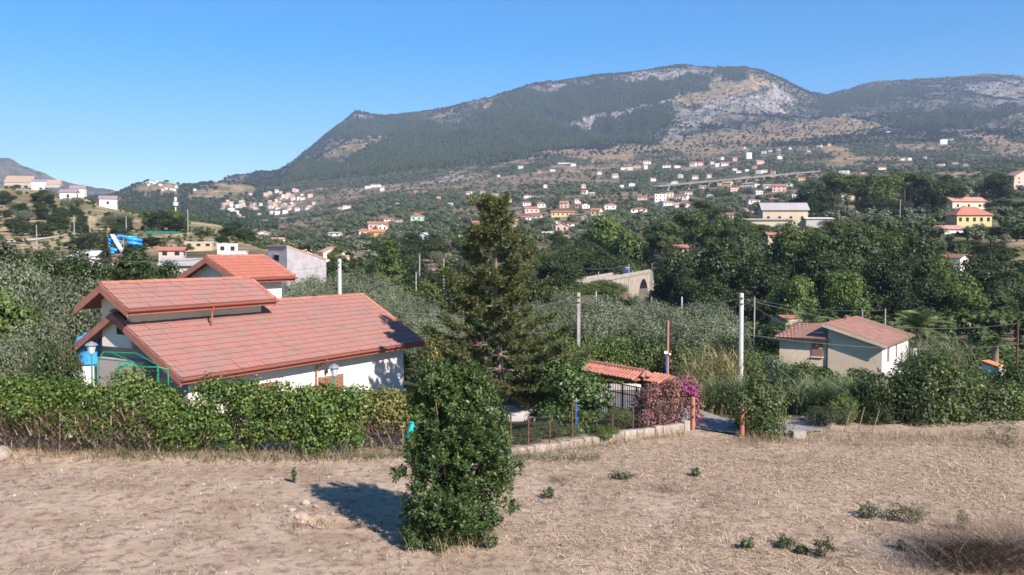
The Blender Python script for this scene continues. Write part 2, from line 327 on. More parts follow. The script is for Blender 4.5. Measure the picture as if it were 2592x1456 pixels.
WALLS = {'white': (.80, .77, .73), 'cream': (.72, .62, .46), 'pink': (.62, .42, .37), 'salmon': (.64, .46, .38), 'orange': (.62, .33, .14), 'yellow': (.62, .48, .24), 'beige': (.52, .42, .31), 'green': (.50, .62, .50), 'grey': (.42, .40, .38), 'red': (.55, .16, .14), 'tan': (.5, .38, .26)}
ROOFS = {'red': (.40, .17, .12), 'brown': (.26, .14, .10), 'pinkish': (.5, .26, .2), 'grey': (.36, .34, .33), 'tan': (.44, .30, .17), 'flat': (.6, .57, .53), 'violet': (.30, .23, .24), 'salmon': (.55, .3, .21), 'orange': (.55, .22, .08)}

# ------------------------------------------------------------------ terrain meshes
def in_poly(px, py, poly):
    r = np.zeros(px.shape, bool); n = len(poly)
    for i in range(n):
        x1, y1 = poly[i]; x2, y2 = poly[(i+1) % n]
        if y1 == y2: continue
        c = ((y1 > py) != (y2 > py)) & (px < (x2-x1)*(py-y1)/(y2-y1)+x1); r ^= c
    return r
FOREST2 = [[(690, 470), (760, 425), (830, 405), (900, 425), (1000, 455), (1150, 440), (1250, 405), (1340, 392), (1240, 425), (1050, 470), (850, 500), (740, 500)], [(850, 350), (900, 300), (960, 305), (1060, 300), (1000, 340), (920, 350)], [(1440, 330), (1640, 275), (1720, 270), (1700, 300), (1650, 345), (1560, 330)], [(2000, 262), (2060, 255), (2130, 240), (2250, 225), (2330, 235), (2200, 275), (2120, 285)], [(2240, 300), (2400, 270), (2560, 290), (2480, 325), (2320, 325)], [(1830, 182), (1900, 182), (1910, 196), (1840, 200)]]
FOREST = [(960, 312), (1150, 305), (1300, 240), (1560, 203), (1750, 196), (1830, 208), (1640, 265), (1440, 312), (1425, 335), (1640, 325), (1640, 365), (1500, 365), (1380, 385), (1230, 398), (1150, 432), (1010, 452), (930, 432), (890, 405), (1000, 362)]
DRYS = [[(1360, 398), (1440, 372), (1510, 386), (1560, 372), (1640, 372), (1655, 358), (1900, 325), (2060, 300), (2150, 285), (2185, 330), (2100, 352), (1950, 366), (1800, 388), (1640, 390), (1540, 407), (1500, 402)],
        [(680, 468), (830, 388), (900, 345), (960, 340), (1000, 362), (860, 402), (760, 442)], [(335, 490), (368, 462), (450, 462), (462, 487)], [(505, 505), (545, 463), (600, 460), (630, 470), (620, 492), (580, 508)],
        [(2080, 430), (2100, 380), (2130, 362), (2175, 395), (2150, 425)], [(2140, 340), (2300, 290), (2420, 300), (2380, 320), (2250, 325)], [(2400, 345), (2480, 330), (2592, 360), (2592, 380), (2480, 352)], [(1640, 260), (1780, 215), (1930, 190), (1960, 215), (1900, 235), (1740, 265)], [(2390, 440), (2480, 436), (2475, 450), (2385, 452)],
        [(2000, 615), (2060, 590), (2230, 590), (2240, 625), (2100, 640)], [(1040, 375), (1120, 350), (1130, 368), (1060, 395)], [(1060, 292), (1130, 280), (1120, 292)], [(780, 470), (900, 415), (960, 405), (900, 440), (820, 480)], [(1200, 265), (1260, 250), (1230, 285)]]
ROCKS = [[(1700, 305), (1800, 255), (1930, 235), (1965, 215), (2010, 250), (1990, 292), (1880, 280), (1790, 305), (1740, 320)], [(1430, 318), (1640, 262), (1700, 262), (1560, 300), (1440, 325)], [(880, 305), (905, 283), (940, 295), (925, 320), (890, 335)], [(1560, 205), (1620, 182), (1760, 172), (1780, 190), (1640, 215)], [(1340, 225), (1440, 207), (1420, 225), (1350, 240)], [(1100, 345), (1200, 300), (1240, 290), (1180, 340)], [(2460, 215), (2592, 205), (2592, 270), (2500, 240)], [(1690, 340), (1780, 310), (1720, 350), (1680, 360)], [(1020, 470), (1200, 425), (1260, 420), (1150, 455)]]
def multi(px, py, polys):
    r = np.zeros(px.shape, bool)
    for p in polys: r |= in_poly(px, py, p)
    return r
def cover(x, y, z):
    """land cover weights: dry grass, rock, forest floor; warped by noise so that edges are natural"""
    f = y*cp-(z-CAMZ)*sp; px = 1296+F*x/f; py = 728-F*(y*sp+(z-CAMZ)*cp)/f
    lam = np.maximum(y*.02, 6)
    w1 = (vnoise(x/60, y/90, 3)-.5); w2 = (vnoise(x/22, y/40, 4)-.5)
    pxw = px+46*w1+26*w2+60*(vnoise(x/160, y/260, 7)-.5); pyw = py+20*(vnoise(x/90, y/160, 5)-.5)+12*(vnoise(x/30, y/50, 6)-.5)
    far = y > 250
    fo = (in_poly(pxw, pyw, FOREST) | multi(pxw, pyw, FOREST2)) & (y > 2000); dr = multi(pxw, pyw, DRYS) & far; ro = multi(pxw, pyw, ROCKS) & (y > 1500)
    return px, py, dr, ro, fo
def terrain():
    cols = np.concatenate([np.arange(-1500, -120, 60.), np.arange(-120, 2716, 5.), np.arange(2760, 4101, 60.)])
    D = np.concatenate([np.arange(2, 34, 8.), np.exp(np.linspace(math.log(34), math.log(270), 90)), np.exp(np.linspace(math.log(275), math.log(2500), 170)), np.linspace(2515, 4400, 150), np.linspace(4420, 5100, 30), np.array([5400, 5800, 6300, 7200, 8600.])])
    PX, DD = np.meshgrid(cols, D); X = (PX-1296)/F*DD; Z = HGT(X, DD)
    Z = np.where(DD < 36.6, Z-.35, Z)
    # the paved yard and the road keep the land below them
    V = np.stack([X, DD, Z], -1).reshape(-1, 3); nx = len(cols); ny = len(D)
    i = np.arange((ny-1)*nx).reshape(ny-1, nx)[:, :-1].ravel(); Q = np.stack([i, i+1, i+1+nx, i+nx], 1)
    x, y, z = V.T
    px, py, dr, ro, fo = cover(x, y, z)
    n1 = fbm(x, y, 120, 4, 41)*.5+.5; n2 = vnoise(x/9, y/14, 51); n3 = fbm(x, y, 35, 3, 61)*.5+.5
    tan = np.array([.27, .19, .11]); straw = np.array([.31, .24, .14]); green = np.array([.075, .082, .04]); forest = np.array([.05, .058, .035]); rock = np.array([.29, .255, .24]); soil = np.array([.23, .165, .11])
    def mixc(a, b, t): return a*(1-t)[:, None]+b*t[:, None]
    base = mixc(np.tile(green, (len(x), 1)), np.tile(soil, (len(x), 1)), sstep(.42, .62, n1*.5+n3*.5))
    mtn = sstep(2300, 2900, y)
    base = mixc(base, mixc(np.tile(green*.9, (len(x), 1)), np.tile(rock*.52, (len(x), 1)), sstep(.5, .6, n2*.5+n3*.5)), mtn*.8)
    lh = (1-sstep(700, 900, px))*sstep(240, 300, y)*(1-sstep(460, 600, y))
    base = mixc(base, np.tile(straw, (len(x), 1)), lh*(.55+.45*sstep(.4, .55, n3)))
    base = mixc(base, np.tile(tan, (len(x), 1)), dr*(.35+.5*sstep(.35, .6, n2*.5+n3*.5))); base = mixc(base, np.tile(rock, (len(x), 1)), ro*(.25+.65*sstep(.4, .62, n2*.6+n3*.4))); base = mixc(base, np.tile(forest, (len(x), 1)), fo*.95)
    nr = (y < 240)*1.0
    base = mixc(base, mixc(np.tile(green*.8, (len(x), 1)), np.tile(soil*.9, (len(x), 1)), sstep(.45, .6, n3)), nr*.8)
    me = mesh_np('terrain', V, Q, None, True)
    ca = me.color_attributes.new('cover', 'FLOAT_COLOR', 'POINT'); ca.data.foreach_set('color', np.concatenate([base, np.ones((len(x), 1))], 1).astype(np.float32).ravel())
    m = bpy.data.materials.new('hillside_ground'); m.use_nodes = True; n = m.node_tree; b = n.nodes['Principled BSDF']; b.inputs['Roughness'].default_value = 1; b.inputs['Specular IOR Level'].default_value = .05
    a = n.nodes.new('ShaderNodeAttribute'); a.attribute_name = 'cover'; g = n.nodes.new('ShaderNodeNewGeometry')
    h = n.nodes.new('ShaderNodeHueSaturation'); n.links.new(a.outputs['Color'], h.inputs['Color']); prev = None
    for sc_, lo in ((.03, .75), (.12, .7), (.6, .75)):
        t = n.nodes.new('ShaderNodeTexNoise'); t.inputs['Scale'].default_value = sc_; t.inputs['Detail'].default_value = 4; n.links.new(g.outputs['Position'], t.inputs['Vector'])
        r = n.nodes.new('ShaderNodeMapRange'); r.inputs[1].default_value = .35; r.inputs[2].default_value = .65; r.inputs[3].default_value = lo; r.inputs[4].default_value = 2-lo; n.links.new(t.outputs['Fac'], r.inputs[0])
        if prev is None: prev = r.outputs[0]
        else:
            q = n.nodes.new('ShaderNodeMath'); q.operation = 'MULTIPLY'; n.links.new(prev, q.inputs[0]); n.links.new(r.outputs[0], q.inputs[1]); prev = q.outputs[0]
    n.links.new(prev, h.inputs['Value']); n.links.new(h.outputs[0], b.inputs['Base Color'])
    me.materials.append(m)
    tag(link('terrain', me), kind='structure')
terrain()

HOLE = at(830, 1335, 22.3)
def field_h(x, y):
    z = HGT(x, y)+.10*fbm(x, y, 6, 3, 71)*sstep(14, 20, y+4)+.03*fbm(x, y, 1.3, 3, 77)+.016*fbm(x, y, .24, 2, 79)
    # the small dug hollow with its spoil
    ca, sa = math.cos(-.42), math.sin(-.42); u = (x-HOLE.x)*ca+(y-HOLE.y)*sa; v = -(x-HOLE.x)*sa+(y-HOLE.y)*ca
    d = np.sqrt((u/.95)**2+(v/.38)**2)
    z = z-.62*(1-sstep(.45, 1.05, d))+.06*np.exp(-((d-1.25)/.25)**2)*(1+fbm(x, y, .4, 2, 5))
    # rough bank where the field meets the hedges, and a rise at the right edge
    z = z+.12*np.exp(-((y-29.6)/.8)**2)*(x < -1)*(1+fbm(x, y, 1.2, 2, 8))
    return z
def field():
    xs = np.concatenate([np.arange(-60, -20, 2.), np.arange(-20, 22, .085), np.arange(22, 61, 2.)])
    ys = np.concatenate([np.arange(-20, 17, 2.), np.arange(17.2, 26, .07), np.arange(26, 37.6, .13)])
    X, Y = np.meshgrid(xs, ys); Z = field_h(X, Y)+0*X
    Z = np.where(Y > 36.3, Z-.3, Z)
    V = np.stack([X, Y, Z], -1).reshape(-1, 3); nx = len(xs); i = np.arange((len(ys)-1)*nx).reshape(-1, nx)[:, :-1].ravel()
    m = mat('dry_soil', (.31, .228, .158), (.43, .33, .24), .6, 1, .6, 45, 7, c3=(.2, .138, .105), s3=3.2, t3=(.5, .68), spec=.05)
    tag(link('ground_field', mesh_np('ground_field', V, np.stack([i, i+1, i+1+nx, i+nx], 1), m, True)), kind='structure')
field()
def fh(x, y): return float(field_h(np.array([x]), np.array([y]))[0]) if y < 36.3 else ground(x, y)

# ------------------------------------------------------------------ foliage builders
def leaves(P, Nn, L, Wd, rng, jit=.35, fold=0):
    """one rhombic leaf per point P, facing about Nn; L, Wd: length and width (arrays or numbers)"""
    n = len(P); Nn = Nn/np.maximum(np.linalg.norm(Nn, axis=1, keepdims=True), 1e-6)
    t = rng.normal(size=(n, 3)); t -= (t*Nn).sum(1, keepdims=True)*Nn; t /= np.maximum(np.linalg.norm(t, axis=1, keepdims=True), 1e-6); s = np.cross(Nn, t)
    k = (1+jit*(rng.random(n)*2-1))[:, None]; L = np.broadcast_to(np.asarray(L, float), (n,))[:, None]*k/2; Wd = np.broadcast_to(np.asarray(Wd, float), (n,))[:, None]*k/2
    V = np.stack([P-t*L, P+s*Wd-t*L*.1, P+t*L, P-s*Wd-t*L*.1], 1).reshape(-1, 3)
    return V
def quads(n): return np.arange(4*n).reshape(-1, 4)
def lobes_points(lobes, n, rng, inner=.55, up=.25):
    """points in the outer shells of ellipsoids (cx,cy,cz,rx,ry,rz); points buried deep in another lobe are dropped"""
    Lb = np.array(lobes, float); a = Lb[:, 3]*Lb[:, 4]+Lb[:, 4]*Lb[:, 5]+Lb[:, 3]*Lb[:, 5]; w = a/a.sum()
    k = rng.choice(len(Lb), int(n*1.5), p=w); d = rng.normal(size=(len(k), 3)); d[:, 2] += up; d /= np.linalg.norm(d, axis=1, keepdims=True)
    r = inner+(1-inner)*rng.random(len(k))**.6
    P = Lb[k, :3]+d*Lb[k, 3:]*r[:, None]
    keep = np.ones(len(k), bool)
    for j, q in enumerate(Lb):
        e = (((P-q[:3])/q[3:])**2).sum(1); keep &= ~((e < .3) & (k != j))
    P, d = P[keep][:n], d[keep][:n]
    return P, d
def crown(lobes, clumps, per, cr, L, Wd, seed, inner=.55, up=.25, wup=.45, flat=.8):
    rng = np.random.default_rng(seed); P, d = lobes_points(lobes, clumps, rng, inner, up)
    m = len(P); o = rng.normal(size=(m, per, 3))*cr*np.array([1, 1, flat]); Q = (P[:, None]+o).reshape(-1, 3)
    N = np.repeat(d, per, 0)*.7+np.array([0, 0, wup])+o.reshape(-1, 3)/cr*.35+rng.normal(size=(m*per, 3))*.45
    return leaves(Q, N, L, Wd, rng)
def limbs(tips, base, r0, seed, n=5, bow=.15):
    mb = MB(); rg = random.Random(seed); b = Vector(base)
    for t in tips:
        t = Vector(t); d = t-b; pts = []
        for i in range(n+1):
            f = i/n; p = b+d*f+Vector((rg.uniform(-1, 1), rg.uniform(-1, 1), 0))*d.length*.05*math.sin(f*math.pi)+Vector((0, 0, bow*d.length*f*(1-f)))
            pts.append(p)
        mb.tube(pts, [r0*(1-.85*i/n) for i in range(n+1)], 6)
    return mb
PROTO = {}
def proto(kind, seed):
    """nominal tree: crown mesh + trunk mesh, base at origin, nominal (height, width)"""
    if (kind, seed) in PROTO: return PROTO[(kind, seed)]
    rg = random.Random(hash(kind) % 1 + seed*17+len(kind)); U = rg.uniform
    if kind == 'olive':
        H, Wd = 6.0, 6.4; lo = [(U(-1, 1)*1.7, U(-1, 1)*1.7, U(2.4, 4.9), U(1.0, 1.6), U(1.0, 1.6), U(.8, 1.15)) for _ in range(11)]+[(0, 0, 4.2, 1.8, 1.8, 1.4)]
        V = crown(lo, 620, 15, .21, .17, .075, seed, .5, .3, .35); tips = [q[:3] for q in lo[:5]]; tr = limbs(tips, (0, 0, .9), .2, seed); tr.tube([(0, 0, -.4), (.05, 0, .5), (0, 0, 1.1)], [.42, .33, .28]); mt = 'olive'
    elif kind == 'broad':
        H, Wd = 13.0, 11.0; lo = [(U(-1, 1)*3.1, U(-1, 1)*3.1, U(3.0, 10.6), U(1.6, 2.6), U(1.6, 2.6), U(1.3, 2.2)) for _ in range(17)]+[(0, 0, 6.5, 3.4, 3.4, 4.2), (U(-1, 1), U(-1, 1), 11, 1.9, 1.9, 1.9)]
        V = crown(lo, 900, 15, .42, .42, .26, seed, .45, .3, .4); tips = [q[:3] for q in lo[:5]]; tr = limbs(tips, (0, 0, 2), .3, seed); tr.tube([(0, 0, -1), (.1, 0, 1), (0, 0, 2.6)], [.5, .4, .34]); mt = 'broad'
    elif kind == 'pine':
        H, Wd = 13.0, 11.0; lo = []
        for _ in range(17):
            a = U(0, 6.28); r = U(.4, 3.9); z = 12.0-r*r*.17-U(0, 3.8); lo.append((r*math.cos(a), r*math.sin(a), z, U(1.2, 2.1), U(1.2, 2.1), U(.65, 1.05)))
        V = crown(lo, 560, 15, .32, .5, .16, seed, .4, .7, .6); tips = [q[:3] for q in lo[:9]]; tr = limbs(tips, (0, 0, 5.5), .2, seed, bow=.05); tr.tube([(0, 0, -1), (.15, .1, 2.5), (0, 0, 5), (-.1, 0, 8)], [.36, .3, .26, .2]); mt = 'pinefar'
    elif kind == 'decid':
        H, Wd = 9.0, 7.0; lo = [(U(-1, 1)*2.0, U(-1, 1)*2.0, U(2.2, 7.4), U(1.1, 1.7), U(1.1, 1.7), U(1.0, 1.6)) for _ in range(13)]+[(0, 0, 5, 2, 2, 2.8)]
        V = crown(lo, 560, 14, .3, .3, .19, seed, .5, .3, .4); tips = [q[:3] for q in lo[:4]]; tr = limbs(tips, (0, 0, 1.2), .18, seed); tr.tube([(0, 0, -.6), (0, 0, 1.6)], [.28, .2]); mt = 'decid'
    elif kind == 'cypress':
        H, Wd = 10.0, 1.9; lo = [(U(-.1, .1), U(-.1, .1), .8+i*.85, .85*(1-(i/11)**2.2)+.12, .85*(1-(i/11)**2.2)+.12, .9) for i in range(11)]
        V = crown(lo, 420, 12, .16, .34, .1, seed, .6, .6, .1, 1.5); tr = MB(); tr.tube([(0, 0, -.5), (0, 0, 8)], [.16, .04]); mt = 'cypress'
    elif kind == 'conifer':
        H, Wd = 12.0, 6.4; lo = []
        for i in range(26):
            f = i/25; z = 1.4+f*10; a = U(0, 6.28); r = (1-f)*2.3*U(.5, 1.1); lo.append((r*math.cos(a), r*math.sin(a), z-r*.15, .45+1.0*(1-f), .45+1.0*(1-f), .5+.3*(1-f)))
        V = crown(lo, 520, 13, .25, .42, .13, seed, .4, .4, .5); tr = MB(); tr.tube([(0, 0, -.6), (0, 0, 6), (0, 0, 11.6)], [.26, .16, .04]); mt = 'cedar'
    elif kind == 'spruce':
        H, Wd = 13.0, 6.0; P = []; rr = np.random.default_rng(seed)
        pts = []; nn = []
        for z in np.arange(1.2, 12.8, .52):
            r = 3.0*(1-z/13.2)+.1
            for _ in range(int(8+r*10)):
                a = U(0, 6.28); q = r*U(.25, 1)**.6
                for _ in range(5): pts.append((q*math.cos(a)+U(-.2, .2), q*math.sin(a)+U(-.2, .2), z-q*.22+U(-.08, .12))); nn.append((math.cos(a)*.3, math.sin(a)*.3, 1))
        V = leaves(np.array(pts), np.array(nn)+rr.normal(size=(len(pts), 3))*.3, .55, .2, rr); tr = MB(); tr.tube([(0, 0, -.6), (0, 0, 12.6)], [.25, .03]); mt = 'cypress'
    elif kind == 'bush':
        H, Wd = 3.2, 4.0; lo = [(U(-1, 1)*1.2, U(-1, 1)*1.2, U(.6, 2.3), U(.6, 1.0), U(.6, 1.0), U(.5, .9)) for _ in range(11)]+[(0, 0, 1.2, 1.3, 1.3, 1.3)]
        V = crown(lo, 480, 14, .16, .14, .08, seed, .5, .3, .4); tips = [q[:3] for q in lo[:6]]; tr = limbs(tips, (0, 0, -.1), .05, seed); mt = 'bush'
    H = float(np.percentile(V[:, 2], 99.3)); Wd = float(np.percentile(np.abs(V[:, 0]), 98.5)+np.percentile(np.abs(V[:, 1]), 98.5))
    me = mesh_np(kind+'_crown', V, quads(len(V)//4), M[mt]); PROTO[(kind, seed)] = (me, tr.mesh(kind+'_trunk', M['barkfar']), H, Wd); return PROTO[(kind, seed)]
TREES = []
def tree(kind, seed, x, y, z, h, w, name, label, cat='tree', group=None, m=None):
    cme, tme, H, Wd = proto(kind, seed)
    o = empty(name, (x, y, z), random.Random(int(x*97+y*31)).uniform(0, 6.28), label, cat, group); o.scale = (w/Wd, w/Wd, h/H)
    c = link('crown', cme, o); link('stem' if kind == 'bush' else 'trunk', tme, o)
    if m:
        c.material_slots[0].link = 'OBJECT'; c.material_slots[0].material = M[m]
    TREES.append((x, y, w)); return o
def tree_px(kind, seed, px, D, top, wpx, name, label, cat='tree', group=None, m=None, base=None, dz=0):
    x = at(px, 700, D).x; z = (fh(x, D) if base is None else zof(base, D))+dz; h = max(zof(top, D)-z, .4)
    return tree(kind, seed, x, D, z, h, wpx*mpp(D), name, label, cat, group, m)
def blades(pts, hts, rng, w, bend=.35, seg=2, lean=.12):
    """grass or reed blades: narrow bent strips standing at pts"""
    n = len(pts); a = rng.random(n)*6.283; dirx = np.stack([np.cos(a), np.sin(a), 0*a], 1); side = np.stack([-np.sin(a), np.cos(a), 0*a], 1)
    hts = np.asarray(hts)[:, None]; lv = []
    for i in range(seg+1):
        f = i/seg; c = pts+dirx*hts*(lean*f+bend*f*f)*(rng.random((n, 1))*.6+.4 if i == 0 else 1)*1.0+np.array([0, 0, 1])*hts*f*(1-.25*bend*f)
        ww = w*(1-f*.85); lv += [c-side*ww/2, c+side*ww/2]
    V = np.stack(lv, 1).reshape(-1, 3); k = 2*(seg+1); b = np.arange(n)*k; Q = []
    for i in range(seg): Q.append(np.stack([b+2*i, b+2*i+1, b+2*i+3, b+2*i+2], 1))
    return V, np.concatenate(Q)
def reed_clump(name, label, px, D, wpx, dep, hmin, hmax, n, mt, seed, base=None, group=None, cat='reeds'):
    rng = np.random.default_rng(seed); c = at(px, 900, D); w = wpx*mpp(D); z0 = ground(c.x, D) if base is None else zof(base, D)
    o = empty(name, (c.x, D, z0), 0, label, cat, group)
    ns = n//9; sx = (rng.random(ns)-.5)*w; sy = (rng.random(ns)-.5)*dep; hh = hmin+(hmax-hmin)*rng.random(ns)
    sz = np.array([ground(c.x+a, D+b)-z0 for a, b in zip(sx, sy)]) if base is None else 0*sx
    S = np.stack([sx, sy, sz], 1); V1, Q1 = blades(S, hh, rng, .045, .1, 3, .1)
    link('cane', mesh_np('cane', V1, Q1, M['reed_dry']), o)['kind'] = 'stuff'
    k = rng.integers(0, ns, n); f = rng.random(n)**.7*.85+.12; P = S[k]+np.stack([0*f, 0*f, hh[k]*f], 1)+rng.normal(size=(n, 3))*.05
    L = .45+.4*rng.random(n); V2, Q2 = blades(P, L, rng, .05, .75, 2, .45)
    link('foliage', mesh_np('reed_foliage', V2, Q2, M[mt]), o)['kind'] = 'stuff'
    return o

# ------------------------------------------------------------------ the red-roofed house
SH = 1.22     # the house measured on its walls
HX, HY, TH = -10.076*SH, 26.813*SH, 0.529
house = empty('red_roofed_house', (HX, HY, 0), math.pi/2-TH, 'cream house with three stepped red tile roofs behind the hedge', 'house')
HM = Matrix.Translation((HX, HY, 0)) @ Matrix.Rotation(math.pi/2-TH, 4, 'Z'); HMI = HM.inverted()
EZ = 7-3.95*SH
def hit_v(px, py, v):
    """point of the wall plane (house frame, constant v) seen at a photo point"""
    o = HMI @ Vector((0, 0, CAMZ)); d = HMI.to_3x3() @ Vector(ray(px, py)); t = (v-o.y)/d.y; return o+d*t
def gable_body(name, u0, u1, v0, v1, z0, ze, zr_, m, parent):
    mb = MB(); vm = (v0+v1)/2; mb.prism([(u0, v0, z0), (u0, v1, z0), (u0, v1, ze), (u0, vm, zr_), (u0, v0, ze)], (u1-u0, 0, 0)); return mb.build(name, m, parent)
lowL, vr, wr = 12.46*SH, 3.275*SH, 1.89*SH; sl = wr/vr
gable_body('wall', .85, lowL-.85, .62, 2*vr-.62, -1.8, EZ+.62*sl-.2, EZ+wr-.2, M['plaster'], house)
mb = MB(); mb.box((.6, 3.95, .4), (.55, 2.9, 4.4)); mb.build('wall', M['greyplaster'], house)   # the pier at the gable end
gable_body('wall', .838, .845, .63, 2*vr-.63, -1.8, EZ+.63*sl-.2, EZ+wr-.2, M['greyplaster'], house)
U1, U1E, V1, W1, V1R, W1R = [k*SH for k in (-.285, 6.013, 2.073, 2.051, 3.398, 2.807)]; sl1 = (W1R-W1)/(V1R-V1)
gable_body('wall', .34, U1E-.2, V1+.7, 2*V1R-V1-.7, EZ+.9, EZ+W1+.7*sl1-.16, EZ+W1R-.16, M['plaster'], house)
U2, U2E, V2, W2, V2R, W2R = [k*SH for k in (7.805, 11.125, 6.026, 2.701, 7.896, 3.595)]; sl2 = (W2R-W2)/(V2R-V2)
gable_body('wall', U2+.55, U2E-.5, V2+.5, 2*V2R-V2-.5, -1, EZ+W2+.5*sl2-.16, EZ+W2R-.16, M['plaster'], house)
def tile_mesh(w=.262, l=.40):
    prof = [(-.5, .012), (-.28, .04), (-.05, .008), (.2, .034), (.5, .012)]; V = []; Fc = []
    for (x, z) in prof: V.append((x*w, 0, z+.042)); 
    for (x, z) in prof: V.append((x*w, l, z*.9+.004))
    for (x, z) in prof: V.append((x*w, 0, -.004))
    for i in range(4): Fc.append((i, i+1, 6+i, 5+i)); Fc.append((10+i, 11+i, i+1, i))
    return V, Fc
tv, tf = tile_mesh()
def tile_me(m):
    me = bpy.data.meshes.new('tile'); me.from_pydata(tv, [], tf); me.update(); me.materials.append(m); return me
TILE_W, TILE_B = tile_me(M['tile']), tile_me(M['tile2'])
def half_round(l=.42, r=.115):
    mb = MB(); n = 6; V = []
    for k, s in ((0, 1.12), (1, .95)):
        for i in range(n+1):
            a = math.pi*i/n; V.append((k*l, -math.cos(a)*r*s, math.sin(a)*r*s))
    mb.add(V, [(i, i+1, n+2+i, n+1+i) for i in range(n)]+[tuple(range(n+1))])
    return mb.mesh('ridge_tile', M['ridge'])
RIDGE = half_round()
tile_jobs = []
def roof(u0, u1, ve, vrg, we, wrg, me, back=True, tiles=True):
    """a gabled slab roof in the house frame with tiles on the front slope; returns the roof object"""
    s = (wrg-we)/(vrg-ve); mb = MB(); th = .13; e = EZ+we; r = EZ+wrg; vb = 2*vrg-ve
    mb.prism([(u0, ve, e-th), (u0, vrg, r-th), (u0, vrg, r), (u0, ve, e)], (u1-u0, 0, 0))
    mb.prism([(u0, vrg+.001, r-th), (u0, vb, e-th), (u0, vb, e), (u0, vrg+.001, r)], (u1-u0, 0, 0))
    ro = mb.build('roof', M['tile'] if me is TILE_W else M['tile2'], house)
    ang = math.atan(s); ln = (vrg-ve)/math.cos(ang); nc = max(1, round(ln/.352)); nt_ = round((u1-u0)/.262)
    for c in range(nc):
        for k in range(nt_):
            dist = c*.352; v = ve-.03+dist*math.cos(ang); z = e+.012+(dist-.03)*math.sin(ang)
            tile_jobs.append((ro, me, (u0+.14+(k+(.5 if False else 0))*(u1-u0-.02)/nt_, v, z), ang))
    # fascia boards on the gable ends, eave board, gutter
    for uu in (u0-.02, u1-.03):
        fb = MB(); fb.prism([(uu, ve-.02, e-.32), (uu, vrg, r-.32), (uu, vrg, r-.005), (uu, ve-.02, e-.005)], (.05, 0, 0)); fb.build('fascia_board', M['fascia'], house)
        fb = MB(); fb.prism([(uu, vrg+.001, r-.32), (uu, vb+.02, e-.32), (uu, vb+.02, e-.005), (uu, vrg+.001, r-.005)], (.05, 0, 0)); fb.build('fascia_board', M['fascia'], house)
    g = MB(); n = 7; V = []
    for k, uu in ((0, u0-.03), (1, u1+.03)):
        for i in range(n+1):
            a = math.pi*i/n; V.append((uu, ve-.1-math.cos(a)*.085, e-.02-math.sin(a)*.1))
    g.add(V, [(i, n+1+i, n+2+i, i+1) for i in range(n)]+[tuple(range(n, -1, -1)), tuple(range(n+1, 2*n+2))])
    g.box(((u0+u1)/2, ve-.008, e-.14), (u1-u0-.1, .03, .2)); g.build('gutter', M['gutter'], house)
    # ridge tiles along the ridge, then down the right-hand verge
    nr = int((u1-u0)/.4)
    for k in range(nr): tile = link('ridge_tile', RIDGE, ro, (u0+.02+k*.4, vrg, r+.0+random.Random(k).uniform(0, .012)))
    nv = int(ln/.4)
    for uu in ((u1-.06,) if me is TILE_W or True else ()):
        for k in range(nv):
            o = link('verge_tile', RIDGE, ro, (uu, ve+k*.4*math.cos(ang), e+.03+k*.4*math.sin(ang))); o.rotation_euler = (0, -ang, math.pi/2)
    return ro
random.seed(3)
roof(0, lowL, 0, vr, 0, wr, TILE_W); roof(U1, U1E, V1, V1R, W1, W1R, TILE_W); roof(U2, U2E, V2, V2R, W2, W2R, TILE_B)
def emit_tiles():
    ob = HMI @ Vector((0, 0, CAMZ)); js = sorted(tile_jobs, key=lambda j: (Vector(j[2])-ob).length)
    # hidden ones: lower-roof tiles under the upper storey
    def hidden(p): return p[2] < EZ+wr+.05 and p[1] > V1+.68 and .1 < p[0] < U1E-.25 and p[1] < vr+.1
    js = [j for j in js if not hidden(j[2])]
    rest = {}
    for i, (ro, me, p, ang) in enumerate(js):
        rg = random.Random(i); p2 = (p[0]+rg.uniform(-.004, .004), p[1]+rg.uniform(-.012, .012), p[2]+rg.uniform(-.004, .008)); rz = rg.uniform(-.02, .02)
        if i < 300:
            o = link('tile', me, ro, p2); o.rotation_euler = (ang, 0, rz)
        else:
            mm = Matrix.Translation(p2) @ Matrix.Rotation(rz, 4, 'Z') @ Matrix.Rotation(ang, 4, 'X'); rest.setdefault(ro.name, (ro, me, MB()))[2].add([mm @ Vector(v) for v in tv], tf)
    for ro, me, mb in rest.values(): tag(mb.build('tiling', me.materials[0], ro), kind='stuff')
emit_tiles()
# downpipes
def pipe(pts, r=.05): mb = MB(); mb.tube(pts, r, 8); return mb.build('downpipe', M['gutter'], house)
q = hit_v(800, 930, .56); pipe([(q.x, -.1, EZ-.15), (q.x, .1, EZ-.3), (q.x, .5, EZ-.55), (q.x, .56, EZ-.75), (q.x, .56, -1.2)])
q = hit_v(520, 800, V1+.4); pipe([(q.x, V1-.1, EZ+W1-.1), (q.x, V1-.02, EZ+W1-.35), (q.x, V1+.05, EZ+(V1+.05)*sl+.1)], .045)
q = hit_v(608, 720, V2); pipe([(U2+.25, V2-.1, EZ+W2-.08), (U2+.25, V2-.05, EZ+W2-.75)], .05)
